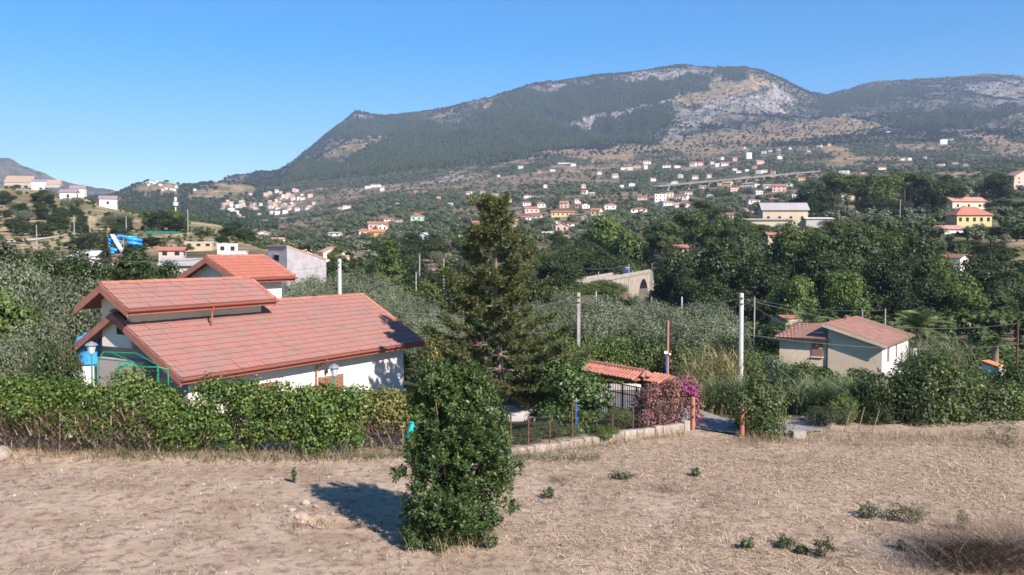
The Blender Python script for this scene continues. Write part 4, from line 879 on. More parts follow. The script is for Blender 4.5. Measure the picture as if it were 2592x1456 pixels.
for i, (px, D, top, m, lb, gp) in enumerate(((1910, 92, 752, 'concrete', 'thin post just right of the thick pale pole', None), (1649, 95, 752, 'concrete', 'grey fence post left of the striped post by the olives', None), (1726, 92, 752, 'striped', 'blue and white striped post by the olives', None), (2183, 96, 784, 'concrete', 'fence post left of two, behind the beige house roof', None), (2241, 96, 782, 'concrete', 'fence post right of two, behind the beige house roof', None), (2577, 62, 812, 'rust', 'thin brown pole at the right edge behind the palms', None),
        (1062, 140, 643, 'concrete', 'pale pole by the blue shed roof left of the pine', None), (1091, 150, 640, 'rust', 'reddish pole above the blue shed roof', None), (1053, 120, 690, 'concrete', 'short pale post below the blue shed roof', None), (1123, 150, 655, 'concrete', 'small grey post right of the reddish pole', None), (1447, 212, 674, 'conc_white', 'red and white pole beside the start of the bridge road', None), (1592, 240, 668, 'concrete', 'grey pole standing along the bridge parapet', None), (1515, 225, 688, 'concrete', 'short grey pole on the road before the bridge', None), (1509, 120, 738, 'striped', 'blue topped post in the olive grove below the bridge', None),
        (92, 262, 570, 'concrete', 'grey pole left above the white road on the left hill', None), (187, 300, 545, 'concrete', 'middle of three grey poles on the left hill', None), (227, 305, 545, 'concrete', 'right of three grey poles on the left hill', None), (319, 320, 548, 'concrete', 'faint pole below the rightmost white hill house', None), (475, 330, 530, 'concrete', 'grey pole right of the phone mast', None), (722, 128, 568, 'rust', 'very thin tall rusty mast in front of the grey house', None), (2279, 380, 505, 'concrete', 'grey pole among the trees left of the yellow house', None), (2308, 360, 533, 'concrete', 'pale pole at the edge of the trees left of the yellow house', None))):
    PT[i] = pole(px, D, top, (.045+.0003*D), m, lb, name='post' if 'post' in lb else 'utility_pole', cap=False)

# ------------------------------------------------------------------ trees and bushes of the middle distance
def T(kind, seed, px, D, top, w, label, name=None, group=None, m=None, cat=None, base=None):
    nm = name or {'olive': 'olive_tree', 'broad': 'evergreen_tree', 'pine': 'umbrella_pine', 'decid': 'leafy_tree', 'cypress': 'cypress', 'conifer': 'conifer_tree', 'spruce': 'spruce_tree', 'bush': 'bush'}[kind]
    return tree_px(kind, seed, px, D, top, w, nm, label, cat or ('bush' if kind == 'bush' else 'tree'), group, m, base)
G1 = 'trees in the garden left of the red-roofed house'
for a in ((60, 44, 660, 230, 'olive', 0, 'silvery olive tree at the left edge, tallest of its garden row'), (150, 41, 705, 220, 'olive', 1, 'silvery olive tree just left of the house gable'), (20, 38, 750, 200, 'decid', 2, 'leafy green tree cut off by the left edge above the lamp'),
          (85, 37.5, 800, 190, 'olive', 3, 'greener olive tree before the gable, left of the blue tank'), (15, 35, 850, 160, 'olive', 0, 'low olive crown behind the left end of the hedge'), (250, 62, 668, 190, 'broad', 2, 'dark tree behind the left roof corner'), (120, 62, 640, 170, 'broad', 0, 'dark broad tree at the left below the white tent roof'),
          (355, 66, 640, 170, 'broad', 1, 'dark evergreen tree rising behind the upper red roof ridge'), (440, 72, 668, 130, 'broad', 2, 'rounded evergreen left of the top red roof block'), (300, 75, 655, 150, 'olive', 1, 'grey olive between the two dark trees behind the roof'), (30, 66, 625, 180, 'broad', 0, 'large dark tree at the left edge under the white road'), (190, 78, 640, 140, 'broad', 2, 'dark tree under the cypress by the water slides')):
    T(a[4], a[5], a[0], a[1], a[2], a[3], a[6], group=G1)
T('bush', 0, 95, 33.5, 870, 120, 'dark citrus bush with hanging leaves behind the hedge at the left', m='broad'); T('bush', 1, 150, 33.8, 868, 90, 'rounded dark citrus bush right before the brick stack', m='broad')
T('cypress', 0, 268, 110, 592, 34, 'tall lone cypress in front of the blue water slides')
# olives behind the house
OL = 'olive grove behind the red-roofed house'
for i, (px, D, top, w) in enumerate(((745, 70, 708, 120), (800, 76, 700, 110), (865, 80, 690, 130), (925, 84, 694, 120), (985, 88, 712, 120), (905, 68, 712, 130), (970, 66, 735, 140), (1040, 72, 742, 130), (1010, 60, 775, 130), (1075, 62, 775, 140), (1120, 68, 770, 120), (1080, 54, 800, 130), (1140, 56, 790, 140), (760, 60, 735, 90), (820, 60, 725, 90))):
    T('olive', i % 4, px, D, top, w, 'silver green olive tree in the grove behind the main red roof', group=OL)
T('conifer', 0, 985, 120, 610, 125, 'yellow green conifer behind the olive grove, left of the blue shed roof'); T('cypress', 1, 893, 140, 655, 34, 'left cypress of the pair beside the pale pole behind the roof', name='cypress'); T('cypress', 2, 912, 142, 662, 30, 'right cypress of the pair beside the pale pole behind the roof'); T('decid', 0, 930, 125, 680, 70, 'bright green rounded tree at the foot of the yellow green conifer')
T('cypress', 0, 1070, 104, 665, 26, 'narrow cypress just left of the dark tufted tree', name='cypress'); T('cypress', 1, 1093, 100, 690, 24, 'short narrow cypress in front of the dark tufted tree'); T('spruce', 1, 1118, 98, 678, 90, 'dark tufted conifer left of the big pine'); T('decid', 1, 1075, 92, 712, 90, 'bright green bamboo like thicket behind the olives', m='cedar'); T('broad', 1, 1160, 92, 690, 110, 'dark evergreen just left of the pine trunk')
# right of the pine: olives and shrubs above the canopy
OR = 'olive trees between the pine and the thick pale pole'
for i, (px, D, top, w) in enumerate(((1395, 66, 778, 130), (1440, 70, 760, 140), (1505, 72, 752, 150), (1560, 70, 765, 160), (1610, 74, 770, 120), (1500, 60, 790, 160), (1590, 60, 800, 150), (1700, 76, 772, 120), (1760, 76, 768, 130), (1820, 76, 775, 130), (1720, 66, 800, 120), (1790, 66, 800, 140), (1660, 84, 758, 100), (1430, 84, 738, 110), (1350, 80, 752, 120))):
    T('olive', (i+1) % 4, px, D, top, w, 'silver green olive between the pine and the thick pale pole', group=OR)
BR = 'bushes on the bank above the tiled canopy'
for i, (px, D, top, w, m) in enumerate(((1330, 52, 850, 140, 'bush'), (1400, 50, 850, 150, 'decid'), (1455, 52, 860, 140, 'bush'), (1530, 53, 855, 150, 'decid'), (1600, 54, 850, 140, 'bush'), (1660, 55, 850, 120, 'broad'), (1350, 46, 890, 130, 'bush'), (1420, 46, 880, 130, 'broad'), (1560, 56, 862, 150, 'bush'), (1640, 56, 870, 100, 'decid'), (1480, 62, 830, 130, 'decid'), (1640, 62, 820, 130, 'broad'), (1850, 60, 850, 110, 'broad'), (1900, 56, 880, 110, 'bush'), (1730, 52, 870, 110, 'bush'))):
    T('bush', i % 3, px, D, top, w, 'leafy green bush on the overgrown bank above the tiled canopy', group=BR, m=m)
BP = 'shrubs round the driveway under the pine'
for i, (px, D, top, w, m) in enumerate(((1180, 47, 862, 150, 'bush'), (1130, 49, 845, 120, 'yellowing'), (1250, 46, 870, 130, 'bush'), (1100, 50, 850, 80, 'bush'), (1340, 44.5, 930, 130, 'bush'))):
    T('bush', i % 3, px, D, top, w, 'shrub half hidden behind the lower pine branches', group=BP, m=m)
T('bush', 2, 1205, 45.5, 852, 90, 'magenta flowering shrub seen through the pine branches', m='magenta', name='flowering_shrub'); 
T('decid', 2, 1452, 36.2, 918, 180, 'dark glossy small tree left of the iron gate, behind the wire fence', m='laurel', base=1140)
T('bush', 2, 1400, 38.5, 985, 120, 'dark leafy bush between the pine trunk and the glossy tree', m='laurel'); T('bush', 0, 1532, 32.0, 1075, 75, 'light green feathery bush at the foot of the low wall', m='decid'); T('bush', 1, 1580, 35.0, 1030, 90, 'dusty green bush behind the low wall left of the bougainvillea'); T('bush', 2, 1330, 31.5, 1085, 80, 'weedy bush behind the wire fence right of the pine trunk', m='weed'); T('bush', 0, 1395, 32.5, 1070, 100, 'weedy bush in the middle of the wire fence', m='weed'); T('bush', 1, 1640, 35.5, 1020, 70, 'bush behind the wire fence beside the bougainvillea', m='weed'); T('bush', 2, 1440, 33.2, 1090, 70, 'small bush at the blue stake', m='bush')
T('bush', 1, 1255, 30.6, 1090, 70, 'low bush at the pine foot beside the laurel', m='bush')
# shrubs along the right edge of the field
T('bush', 2, 1935, 33.0, 962, 150, 'dense green shrub beside the right orange gate post', base=1130); T('bush', 0, 1905, 33.6, 985, 90, 'narrow shrub behind the right orange gate post', base=1110)
T('bush', 1, 2285, 36.0, 925, 190, 'dark green shrub in the middle of the right hand hedge bank', m='broad', base=1112); T('bush', 2, 2370, 36.5, 905, 230, 'big leafy shrub below the white house wall, right part of the bank', base=1105); T('bush', 0, 2460, 37, 985, 190, 'olive green bramble mound on the right bank', m='weed', base=1100); T('bush', 1, 2545, 38, 960, 190, 'bramble mound at the right edge of the field', base=1100); T('bush', 2, 2610, 39, 930, 180, 'tall bramble cut off by the right edge', m='broad', base=1090); T('bush', 0, 2420, 42, 920, 170, 'leafy thicket below the small shed with the orange roof'); T('bush', 1, 2500, 45, 935, 150, 'green thicket right of the small shed'); T('bush', 2, 2050, 46, 915, 130, 'dark bush at the left foot of the beige house'); T('bush', 2, 1990, 50, 905, 110, 'greyish bush left of the beige house corner', m='olive'); T('bush', 1, 2085, 34.6, 1030, 100, 'low dusty bush behind the dry grass right of the concrete block', m='weed'); T('bush', 2, 2140, 35.2, 1000, 90, 'low green bush among the reeds above the leftmost leaning stake'); T('bush', 0, 2230, 35.5, 1010, 90, 'low dark bush behind the three leaning stakes', m='broad', base=1100)
reed_clump('reeds', 'tall yellowish dry reeds between the bougainvillea and the thick pole', 1805, 46, 130, 3.0, 1.4, 3.3, 1500, 'reed_dry', 1); reed_clump('reeds', 'green reeds right of the bougainvillea along the road', 1830, 39.5, 150, 1.5, .6, 1.6, 1300, 'reed', 2); reed_clump('reeds', 'green giant reeds in front of the beige house', 2120, 40, 260, 4.0, .5, 1.6, 3200, 'reed', 3); reed_clump('reeds', 'blue green reeds at the left corner of the beige house', 2010, 52, 100, 2, 1.0, 2.0, 1000, 'reed', 4); reed_clump('reeds', 'pale tall reeds before the three stakes', 2190, 36.5, 110, 1.5, .5, 1.5, 1100, 'reed', 5); reed_clump('reeds', 'light green bamboo thicket right of the white house wall', 2370, 54, 150, 3.0, 2.0, 4.0, 2400, 'reed', 6)
for px, py0, D, lb in ((2150, 1040, 33.2, 'leftmost of three leaning stakes below the reeds'), (2185, 1030, 33.0, 'middle one of three leaning stakes below the reeds'), (2222, 1040, 33.3, 'rightmost of three leaning stakes below the reeds'), (2010, 1075, 32.8, 'thin tilted stake by the concrete block')):
    p = at(px, py0, D); mb = MB(); mb.tube([(-.22, 0, -.05), (.05, 0, p.z)], .02, 6); tag(mb.build('stake', M['bark'], None, (p.x, D, 0)), lb, 'stake')
p = at(2018, 1105, 32.6); mb = MB(); mb.box((0, 0, .12), (.5, .4, .3), .2); tag(mb.build('concrete_block', M['concrete'], None, (p.x, 32.6, 0)), 'grey concrete block in the dry grass right of the gate shrub', 'block')
# ---- palms
def palm(px, D, top, w, label, seed, th):
    rg = random.Random(seed); p = at(px, 800, D); g = ground(p.x, D); h = zof(top, D)-g; L = w*mpp(D)/2*1.15; o = empty('palm_tree', (p.x, D, g), 0, label, 'palm'); cz = h*th
    mb = MB(); mb.tube([(0, 0, -.3), (.05, 0, cz*.5), (0, 0, cz)], [.34, .27, .25], 9); mb.build('trunk', M['bark'], o); V = []; rng = np.random.default_rng(seed); P = []; Nn = []; ribs = MB(); n = 0; Vs = []
    for k in range(46):
        a = k*2.4; e = rg.uniform(-.25, 1.35); d = Vector((math.cos(a)*math.cos(e), math.sin(a)*math.cos(e), math.sin(e))); l = L*rg.uniform(.75, 1.1)*(1 if e < 1 else .8); pts = []
        for i in range(9):
            t = i/8; pts.append(Vector((0, 0, cz))+d*l*t-Vector((0, 0, .42*l*t*t)))
        ribs.tube(pts, [.03*(1-.8*i/8) for i in range(9)], 4, False)
        s = d.cross(Vector((0, 0, 1))).normalized()
        for i in range(2, 34):
            t = i/34*8; j = min(int(t), 7); c = pts[j].lerp(pts[j+1], t-j); tn = (pts[j+1]-pts[j]).normalized(); ll = l*.27*math.sin(math.pi*(.12+.85*i/34))
            for sg in (-1, 1):
                q = (s*sg*.8+tn*.55+Vector((0, 0, -.12))).normalized(); b = tn*.02*l/2.2; Vs += [tuple(c-b), tuple(c+b), tuple(c+q*ll+b*.2), tuple(c+q*ll-b*.2)]
    ribs.build('rib', M['palm'], o); Vs = np.array(Vs); link('fronds', mesh_np('palm_fronds', Vs, quads(len(Vs)//4), M['palm']), o)['kind'] = 'stuff'
palm(2050, 94, 752, 130, 'palm tree behind the left end of the beige house roof', 1, .62); palm(2325, 84, 757, 170, 'big bushy palm tree right of the beige house', 2, .6); palm(2520, 72, 815, 80, 'small dark palm near the right edge beside the dirt patch', 3, .6)

# ---- the beige house on the right
def beige_house():
    D = 74.0; k = mpp(D); P = lambda px, py, d: at(px, py, d); g = -4.6
    o = empty('beige_house', (0, 0, 0), 0, 'beige house with brown tiled roofs, white right wall and dark shutters', 'house')
    # main block corners (near-left, near-right edge, far-right)
    A = P(2096, 860, 75.0); B = P(2232, 870, 72.5); Cc = P(2298, 870, 80.9); Dd = A+(Cc-B)
    zl, zr2 = zof(822, 75.0), zof(868, 72.5)          # roof edge heights: high at A, low at B
    def V3(p, z): return Vector((p.x, p.y, z))
    mb = MB(); ins = .0
    mb.prism([V3(A, g), V3(B, g), V3(B, zr2-.15), V3(A, zl-.15)], (Dd-A).xy.to_3d()); mb.build('wall', M['beige'], o)
    e1 = (B-A).xy.to_3d().normalized(); e2 = (Dd-A).xy.to_3d().normalized()
    slope = (zr2-zl)/(B-A).xy.length
    a = V3(A, zl)-e1*.35-e2*.5; b = V3(B, zr2)+e1*.55-e2*.5; a.z = zl-slope*.35; b.z = zr2+slope*.55
    off = e2*((Dd-A).xy.length+1.0); th = Vector((0, 0, .14)); mb = MB(); mb.prism([a, b, b-th, a-th], off); rf = mb.build('roof', wallmat('roof_brown', ROOFS['brown']), o)
    mb = MB(); mb.prism([a-e2*.03-th*1.9, b-e2*.03-th*1.9, b-e2*.03+th*.05, a-e2*.03+th*.05], e2*.05); mb.build('verge_board', M['beige'], o)
    # tiles: flattened sheets of pan tiles, rows run down the slope
    ln = (b-a).length; wd = off.length; sd_ = (b-a).normalized(); nrm = sd_.cross(e2).normalized()
    if nrm.z < 0: nrm = -nrm
    nc, nr = int(wd/.33), int(ln/.45); cnt = 0
    mt = mat('brown_pan_tile', (.30, .17, .135), (.26, .135, .10), 1.5, .85, isl=.12)
    me = bpy.data.meshes.new('tile'); tvv = [(x*.33, y*.48, z) for (x, z) in ((-.5, .01), (-.2, .045), (.1, .045), (.5, .01)) for y in (0, 1)]
    me.from_pydata([(x, y, z+(.035 if y == 0 else 0)) for x, y, z in tvv]+[(x*.33, 0, -.01) for x in (-.5, .5)], [], [(0, 2, 3, 1), (2, 4, 5, 3), (4, 6, 7, 5), (8, 9, 6, 4, 2, 0)]); me.materials.append(mt)
    rot = Matrix((e2*-1, -sd_, nrm)).transposed().to_4x4() if True else None
    X = e2; Y = -sd_; Z = X.cross(Y)
    if Z.z < 0: X = -X; Z = X.cross(Y)
    rot = Matrix((X, Y, Z)).transposed().to_4x4()
    for c in range(nc):
        for r in range(nr):
            p = a+e2*(.17+c*wd/nc)+sd_*(ln-r*ln/nr)+nrm*.01; cnt += 1
            if cnt > 290: break
            t = link('tile', me, rf); t.matrix_local = Matrix.Translation(p) @ rot
    # white right wall skin with windows and pipe
    w = (Cc-B).xy; wl = w.length; ang = math.atan2(w.y, w.x); n = Vector((math.sin(ang), -math.cos(ang), 0))
    mb = MB(); q = V3(B, (g+zr2-.1)/2)+e2*wl/2+n*.03; mb.box(q, (wl, .06, zr2-.1-g), ang); mb.build('wall', M['white'], o, ).__setitem__('label', 'sunlit white right wall')
    for f, wz, hh, ww in ((.2, zof(900, 72), 1.55, .75), (.5, zof(893, 74.5), 1.3, .4)):
        q = V3(B, wz)+e2*wl*f+n*.08; wo = empty('window', q, ang); wo.parent = o
        mb = MB(); mb.box((0, 0, 0), (ww, .05, hh)); mb.build('shutter', M['shutter'], wo); mb = MB(); mb.box((0, -.02, -hh/2-.04), (ww+.16, .12, .06)); mb.build('sill', M['white'], wo)
    q = V3(B, 0)+e2*wl*.97+n*.1; mb = MB(); mb.tube([(q.x, q.y, g+1), (q.x, q.y, zr2-.2)], .04, 6); mb.build('downpipe', M['concrete'], o)
    q = V3(B, zof(908, 76))+e2*(wl+.15)+n*.5; mb = MB(); mb.box(q, (.85, .35, .65), ang); mb.build('air_conditioner', M['white'], o)
    # lower left wing
    E = P(1973, 880, 77.2); Fp = P(2094, 880, 75.2); ze, zf = zof(851, 78), zof(854, 75.2); zb = zof(926, 76); back = e2*3.6
    mb = MB(); mb.prism([V3(E, zb), V3(Fp, zb), V3(Fp, zf-.1), V3(E, ze-.1)], back); mb.build('wall', M['beige'], o)
    f1 = (Fp-E).xy.to_3d().normalized(); pl = e2*.2
    mb = MB(); a2 = V3(E, ze)-f1*.35-e2*.45; b2 = V3(Fp, zf)-f1*.05-e2*.45; up = Vector((0, 0, 1.05))
    c2 = b2+e2*3.2+up; d2 = a2+e2*3.2+up+f1*1.2; mb.add([a2, b2, c2, d2, a2-th, b2-th, c2-th, d2-th], [(0, 1, 2, 3), (7, 6, 5, 4), (0, 4, 5, 1), (1, 5, 6, 2), (2, 6, 7, 3), (3, 7, 4, 0)]); r2 = mb.build('roof', mt, o)
    Y2 = (c2-b2).normalized(); X2 = f1; Z2 = X2.cross(Y2); X2 = Y2.cross(Z2).normalized(); rot2 = Matrix((X2, Y2, Z2.normalized())).transposed().to_4x4(); L2 = (b2-a2).length; n2 = int(L2/.34)
    for r in range(7):
        for c in range(n2):
            f = r/7.0; x0 = 1.2*f+.17; x = x0+c*.34
            if x > L2-.1: continue
            t = link('tile', me, r2); t.matrix_local = Matrix.Translation(a2+f1*x+(c2-b2)*f+Z2.normalized()*.01) @ rot2
    mb = MB(); mb.box(V3(E, ze-.12)+(b2-a2)*.5-e2*.48, (L2, .1, .1), math.atan2(f1.y, f1.x)); mb.build('gutter', M['iron'], o)
    wang_ = math.atan2(f1.y, f1.x); q = E+(Fp-E)*.80; q = V3(q, zof(884, 76)); q -= e2*.04; wo = empty('window', q, wang_); wo.parent = o
    mb = MB(); mb.box((0, 0, 0), (.9, .06, 1.2)); mb.build('shutter', M['shutter'], wo); mb = MB(); mb.box((0, -.03, -.63), (1.05, .14, .06)); mb.build('sill', M['white'], wo); mb = MB(); mb.box((0, -.035, .15), (.9, .02, .03)); mb.build('crossbar', M['white'], wo)
    mb = MB(); q = V3(Fp, zb)+e2*1.2-f1*.5; mb.box((q.x, q.y, (g+zb)/2-.2), (.35, .35, zb-g+.4)); mb.build('pillar', M['beige'], o)
    mb = MB(); q = V3(Fp, (zb+zf)/2)-e2*.05+f1*.02; mb.tube([(q.x, q.y, zb), (q.x, q.y, zf-.2)], .045, 6); mb.build('downpipe', M['fascia'], o)
    # chimney
    q = P(2142, 808, 79.5); zt = q.z+.35; mb = MB(); mb.tube([(q.x, q.y, zt-1.9), (q.x, q.y, zt)], .16, 8); mb.lathe([(.2, 0), (.22, .06), (.2, .12)], (q.x, q.y, zt-.15), 8); mb.build('chimney', M['fascia'], o)
beige_house()
def shed(name, label, px, D, top, wpx, hpx, wall, roofc, cat='shed', rz=0, dep=3.0, pitch=.35, lean=False):
    p = at(px, top, D); w = wpx*mpp(D); h = hpx*mpp(D); o = empty(name, (p.x, D, p.z-h), rz, label, cat); mb = MB(); mb.box((0, 0, h*.35-.5), (w*.92, dep*.92, h*.7+1)); mb.build('wall', wallmat('wall_'+wall, WALLS[wall]), o)
    mb = MB()
    if lean: mb.prism([(-w/2, -dep/2, h*.66), (-w/2, dep/2, h), (-w/2, dep/2, h-.12), (-w/2, -dep/2, h*.66-.12)], (w, 0, 0))
    else: mb.prism([(-w/2, -dep/2, h*.7), (-w/2, 0, h), (-w/2, dep/2, h*.7)], (w, 0, 0))
    mb.build('roof', wallmat('roof_'+roofc, ROOFS[roofc]), o); return o
shed('garden_shed', 'tiny white shed with an orange tiled roof near the right edge', 2516, 56, 914, 34, 32, 'white', 'orange', rz=.5, dep=1.2, lean=True)
shed('outbuilding', 'low terracotta roof peeping out behind the left palm', 1992, 100, 797, 52, 22, 'beige', 'red', rz=.2, dep=3.5); T('bush', 1, 1990, 92, 807, 120, 'bush in front of the low terracotta roof behind the left palm', m='broad')
p = at(2432, 870, 68); g = ground(p.x, 68); mb = MB(); rgp = random.Random(2)
n = 9; V = [(2.4*(i/8-.5), 1.2*(j/8-.5), 1.0*math.sin(math.pi*i/8)**.7*math.sin(math.pi*j/8)**.5+.05*rgp.random()) for j in range(n) for i in range(n)]
mb.add(V, [(j*n+i, j*n+i+1, (j+1)*n+i+1, (j+1)*n+i) for j in range(n-1) for i in range(n-1)]); o = mb.build('green_tarp', M['tarp'], None, (p.x, 68, g), smooth=True); o.scale = (1, 1, 1.4); tag(o, 'dark green tarpaulin draped over a heap beside the dirt patch', 'tarpaulin')
# things seen through the leaves near the laurel
p = at(970, 1088, 31.4); o = empty('tile_stack', (p.x, 31.4, -.05), .3, 'heap of red roof tiles behind the gap right of the green hedge', 'roof tiles'); rg = random.Random(12)
for k in range(16): t = link('tile', TILE_B, o, (-.55+.16*(k % 8)+rg.uniform(-.03, .03), rg.uniform(-.2, .15), .35+.14*(k//8)+rg.uniform(0, .16)+.2*math.sin(k % 8/2.5))); t.rotation_euler = (rg.uniform(.3, 1), rg.uniform(-.4, .4), rg.uniform(-.5, .5))
mb = MB(); mb.box((0, .1, .18), (1.3, .5, .36)); mb.build('base', M['stone'], o)
p = at(1043, 1098, 29.6); o = empty('plastic_sack', (p.x, 29.6, .0), 0, 'bright teal plastic sack on a stake half hidden by the laurel', 'sack'); mb = MB(); mb.lathe([(.08, .5), (.2, .55), (.22, .75), (.12, 1.0), (.06, 1.12), (.09, 1.2)], n=9); mb.build('bag', M['teal'], o, smooth=True); mb = MB(); mb.tube([(0, 0, 0), (0, 0, .6)], .025, 6); mb.build('stake', M['bark'], o)
p = at(1458, 1020, 33.4); mb = MB(); mb.tube([(0, 0, -.2), (0, 0, p.z)], .025, 6); tag(mb.build('stake', M['pipe'], None, (p.x, 33.4, 0)), 'blue topped stake supporting the dark glossy tree', 'stake')

# ------------------------------------------------------------------ big trees beyond the olive slope
DK = 'dark trees of the wood on the right'
BIG = [('broad', 0, 1705, 168, 628, 120), ('broad', 1, 1760, 160, 650, 130), ('broad', 2, 1832, 156, 612, 150), ('broad', 0, 1915, 150, 655, 150), ('broad', 1, 2005, 160, 575, 150), ('broad', 2, 2085, 152, 612, 150), ('broad', 1, 2160, 158, 590, 160), ('broad', 0, 2232, 150, 645, 140), ('broad', 2, 2312, 160, 606, 150), ('broad', 1, 2392, 155, 652, 140), ('broad', 0, 2470, 158, 648, 140), ('broad', 2, 2555, 150, 690, 140), ('broad', 1, 2640, 152, 650, 150),
       ('pine', 0, 1960, 172, 640, 110), ('pine', 1, 2260, 170, 600, 120), ('broad', 2, 1688, 180, 660, 80), ('broad', 1, 1870, 175, 590, 120), ('decid', 0, 2130, 140, 690, 120), ('decid', 1, 2010, 138, 700, 110), ('decid', 2, 2440, 136, 720, 110), ('broad', 0, 2350, 140, 700, 120), ('broad', 2, 2520, 138, 735, 130), ('broad', 1, 1800, 142, 705, 110), ('broad', 0, 1730, 148, 695, 100)]
for bi, (k, s, px, D, top, w) in enumerate(BIG): T(k, s, px, D, top, w, {'broad': 'dark dense evergreen in the wood behind the beige house', 'pine': 'umbrella pine in the wood behind the beige house', 'decid': 'smaller leafy tree at the foot of the dark wood'}[k], group=DK, m={1: 'farwood', 4: 'pinefar'}.get(bi % 5) if k == 'broad' else None)
MID = [('pine', 0, 2050, 215, 575, 95), ('pine', 1, 2112, 212, 560, 100), ('pine', 2, 2155, 216, 562, 80), ('pine', 0, 2200, 205, 574, 100), ('pine', 1, 2245, 208, 560, 100), ('pine', 2, 2292, 210, 578, 80), ('pine', 1, 2020, 225, 590, 70), ('pine', 2, 1912, 268, 568, 80), ('pine', 0, 1868, 262, 558, 85), ('pine', 1, 1828, 264, 556, 80), ('pine', 2, 1755, 250, 536, 115), ('pine', 0, 1690, 285, 560, 80), ('pine', 1, 1650, 290, 572, 80), ('pine', 2, 1785, 335, 508, 70), ('pine', 0, 1725, 300, 548, 60)]
for k, s, px, D, top, w in MID: T(k, s, px, D, top, w, 'umbrella pine above the dark wood, left of the yellow house' if px > 2000 else 'umbrella pine on the slope left of the long barn', group='umbrella pines above the dark wood')
for k, s, px, D, top, w in [('broad', 0, 1480, 262, 604, 95), ('decid', 1, 1548, 268, 545, 120), ('decid', 2, 1600, 262, 588, 95), ('broad', 1, 1448, 252, 624, 85), ('broad', 2, 1522, 250, 640, 100), ('decid', 0, 1500, 275, 592, 80), ('broad', 0, 1575, 250, 648, 80), ('broad', 1, 1625, 262, 625, 70)]: T(k, s, px, D, top, w, 'tall tree in the green clump behind the bridge', group='trees of the clump behind the bridge')
UP = 'trees of the upper wood behind the barn'
for k, s, px, D, top, w in [('broad', 0, 2045, 455, 462, 80), ('pine', 1, 2110, 455, 438, 105), ('cypress', 0, 2192, 450, 448, 26), ('pine', 2, 2165, 462, 445, 80), ('decid', 1, 2225, 455, 440, 100), ('pine', 0, 2285, 465, 436, 100), ('broad', 1, 2330, 470, 440, 90), ('broad', 2, 2390, 470, 446, 90), ('spruce', 0, 2300, 420, 468, 70), ('spruce', 1, 2345, 415, 470, 70), ('spruce', 2, 2370, 410, 486, 60), ('broad', 1, 2080, 430, 492, 80), ('broad', 2, 2200, 425, 505, 90), ('broad', 0, 2260, 415, 508, 80), ('decid', 2, 2405, 480, 455, 80), ('broad', 0, 2512, 520, 440, 80), ('broad', 1, 2530, 425, 505, 70), ('pine', 0, 2575, 400, 512, 80)]: T(k, s, px, D, top, w, {'spruce': 'dark spruce left of the yellow house', 'cypress': 'tall cypress in the upper wood behind the barn'}.get(k, 'tree of the upper wood behind the barn and the yellow house'), group=None if k in ('cypress',) else ('spruces left of the yellow house' if k == 'spruce' else UP))
for k, s, px, D, top, w in [('olive', 0, 2100, 345, 558, 60), ('olive', 1, 2172, 350, 545, 70), ('olive', 2, 2213, 335, 553, 66), ('olive', 3, 2258, 345, 560, 60), ('olive', 0, 1985, 340, 565, 60), ('olive', 1, 2010, 330, 575, 55), ('olive', 2, 1880, 330, 560, 66)]: T(k, s, px, D, top, w, 'grey olive tree on the dry terrace beside the barn', group='olives on the terrace by the barn')
for k, s, px, D, top, w in [('broad', 1, 2478, 300, 585, 110), ('broad', 0, 2540, 290, 575, 120), ('broad', 2, 2595, 300, 560, 100), ('broad', 1, 2430, 262, 612, 90), ('decid', 2, 2350, 260, 615, 60), ('broad', 0, 2520, 240, 615, 110), ('decid', 1, 2400, 235, 640, 60)]: T(k, s, px, D, top, w, 'dark tree on the slope below the yellow house at the right', group='trees below the yellow house')
GAP = 'trees in the valley between the red roof and the bridge'; rg = random.Random(31)
for i in range(44):
    px = rg.uniform(835, 1440); D = rg.uniform(165, 330); kind = rg.choice(('broad', 'broad', 'decid', 'broad', 'olive', 'cypress' if i % 3 == 0 else 'broad')); hpx = {'broad': 9, 'decid': 7.5, 'olive': 5, 'cypress': 10}[kind]*rg.uniform(.7, 1.1)/mpp(D); x = at(px, 700, D).x; g = ground(x, D); d = D; tp = 728-F*((D*sp+(g-CAMZ)*cp)/(D*cp))-hpx
    T(kind, i % 3, px, D, tp, hpx*(.2 if kind == 'cypress' else rg.uniform(.8, 1.1)), {'broad': 'dark round tree in the valley between the red roof and the bridge', 'decid': 'leafy tree in the valley between the red roof and the bridge', 'olive': 'small grey olive in the valley between the red roof and the bridge', 'cypress': 'slender cypress in the valley between the red roof and the bridge'}[kind], group=GAP)
LH = 'scrub trees on the dry hillside at the left'; n = 0
while n < 46:
    px = rg.uniform(-60, 330); py = rg.uniform(505, 600)
    if px > 200 and py < 530+(px-200)*.2: continue
    g = on_ground(px, py, 250, 445)
    if g is None: continue
    s = rg.uniform(3, 6.5); tree(rg.choice(('broad', 'broad', 'olive')), n % 3, g.x, g.y, g.z, s, s*rg.uniform(1.1, 1.6), 'scrub_tree', 'scrub tree on the dry hillside below the white hill houses', 'tree', LH); n += 1
for k, s, px, D, top, w in [('decid', 0, 385, 345, 535, 55), ('broad', 1, 410, 340, 535, 60), ('decid', 2, 440, 345, 530, 60), ('broad', 0, 460, 340, 548, 50), ('broad', 2, 302, 300, 565, 45), ('conifer', 1, 293, 305, 562, 45), ('broad', 1, 515, 310, 585, 35), ('broad', 0, 590, 330, 562, 60), ('broad', 2, 625, 345, 580, 60), ('broad', 1, 560, 285, 600, 40), ('broad', 0, 380, 280, 600, 60), ('broad', 2, 345, 262, 612, 60), ('broad', 1, 225, 255, 590, 60), ('decid', 1, 470, 250, 620, 40), ('broad', 0, 200, 270, 600, 50), ('broad', 2, 335, 235, 628, 60)]: T(k, s, px, D, top, w, 'tree round the water park left of the red roof', group='trees round the water park')

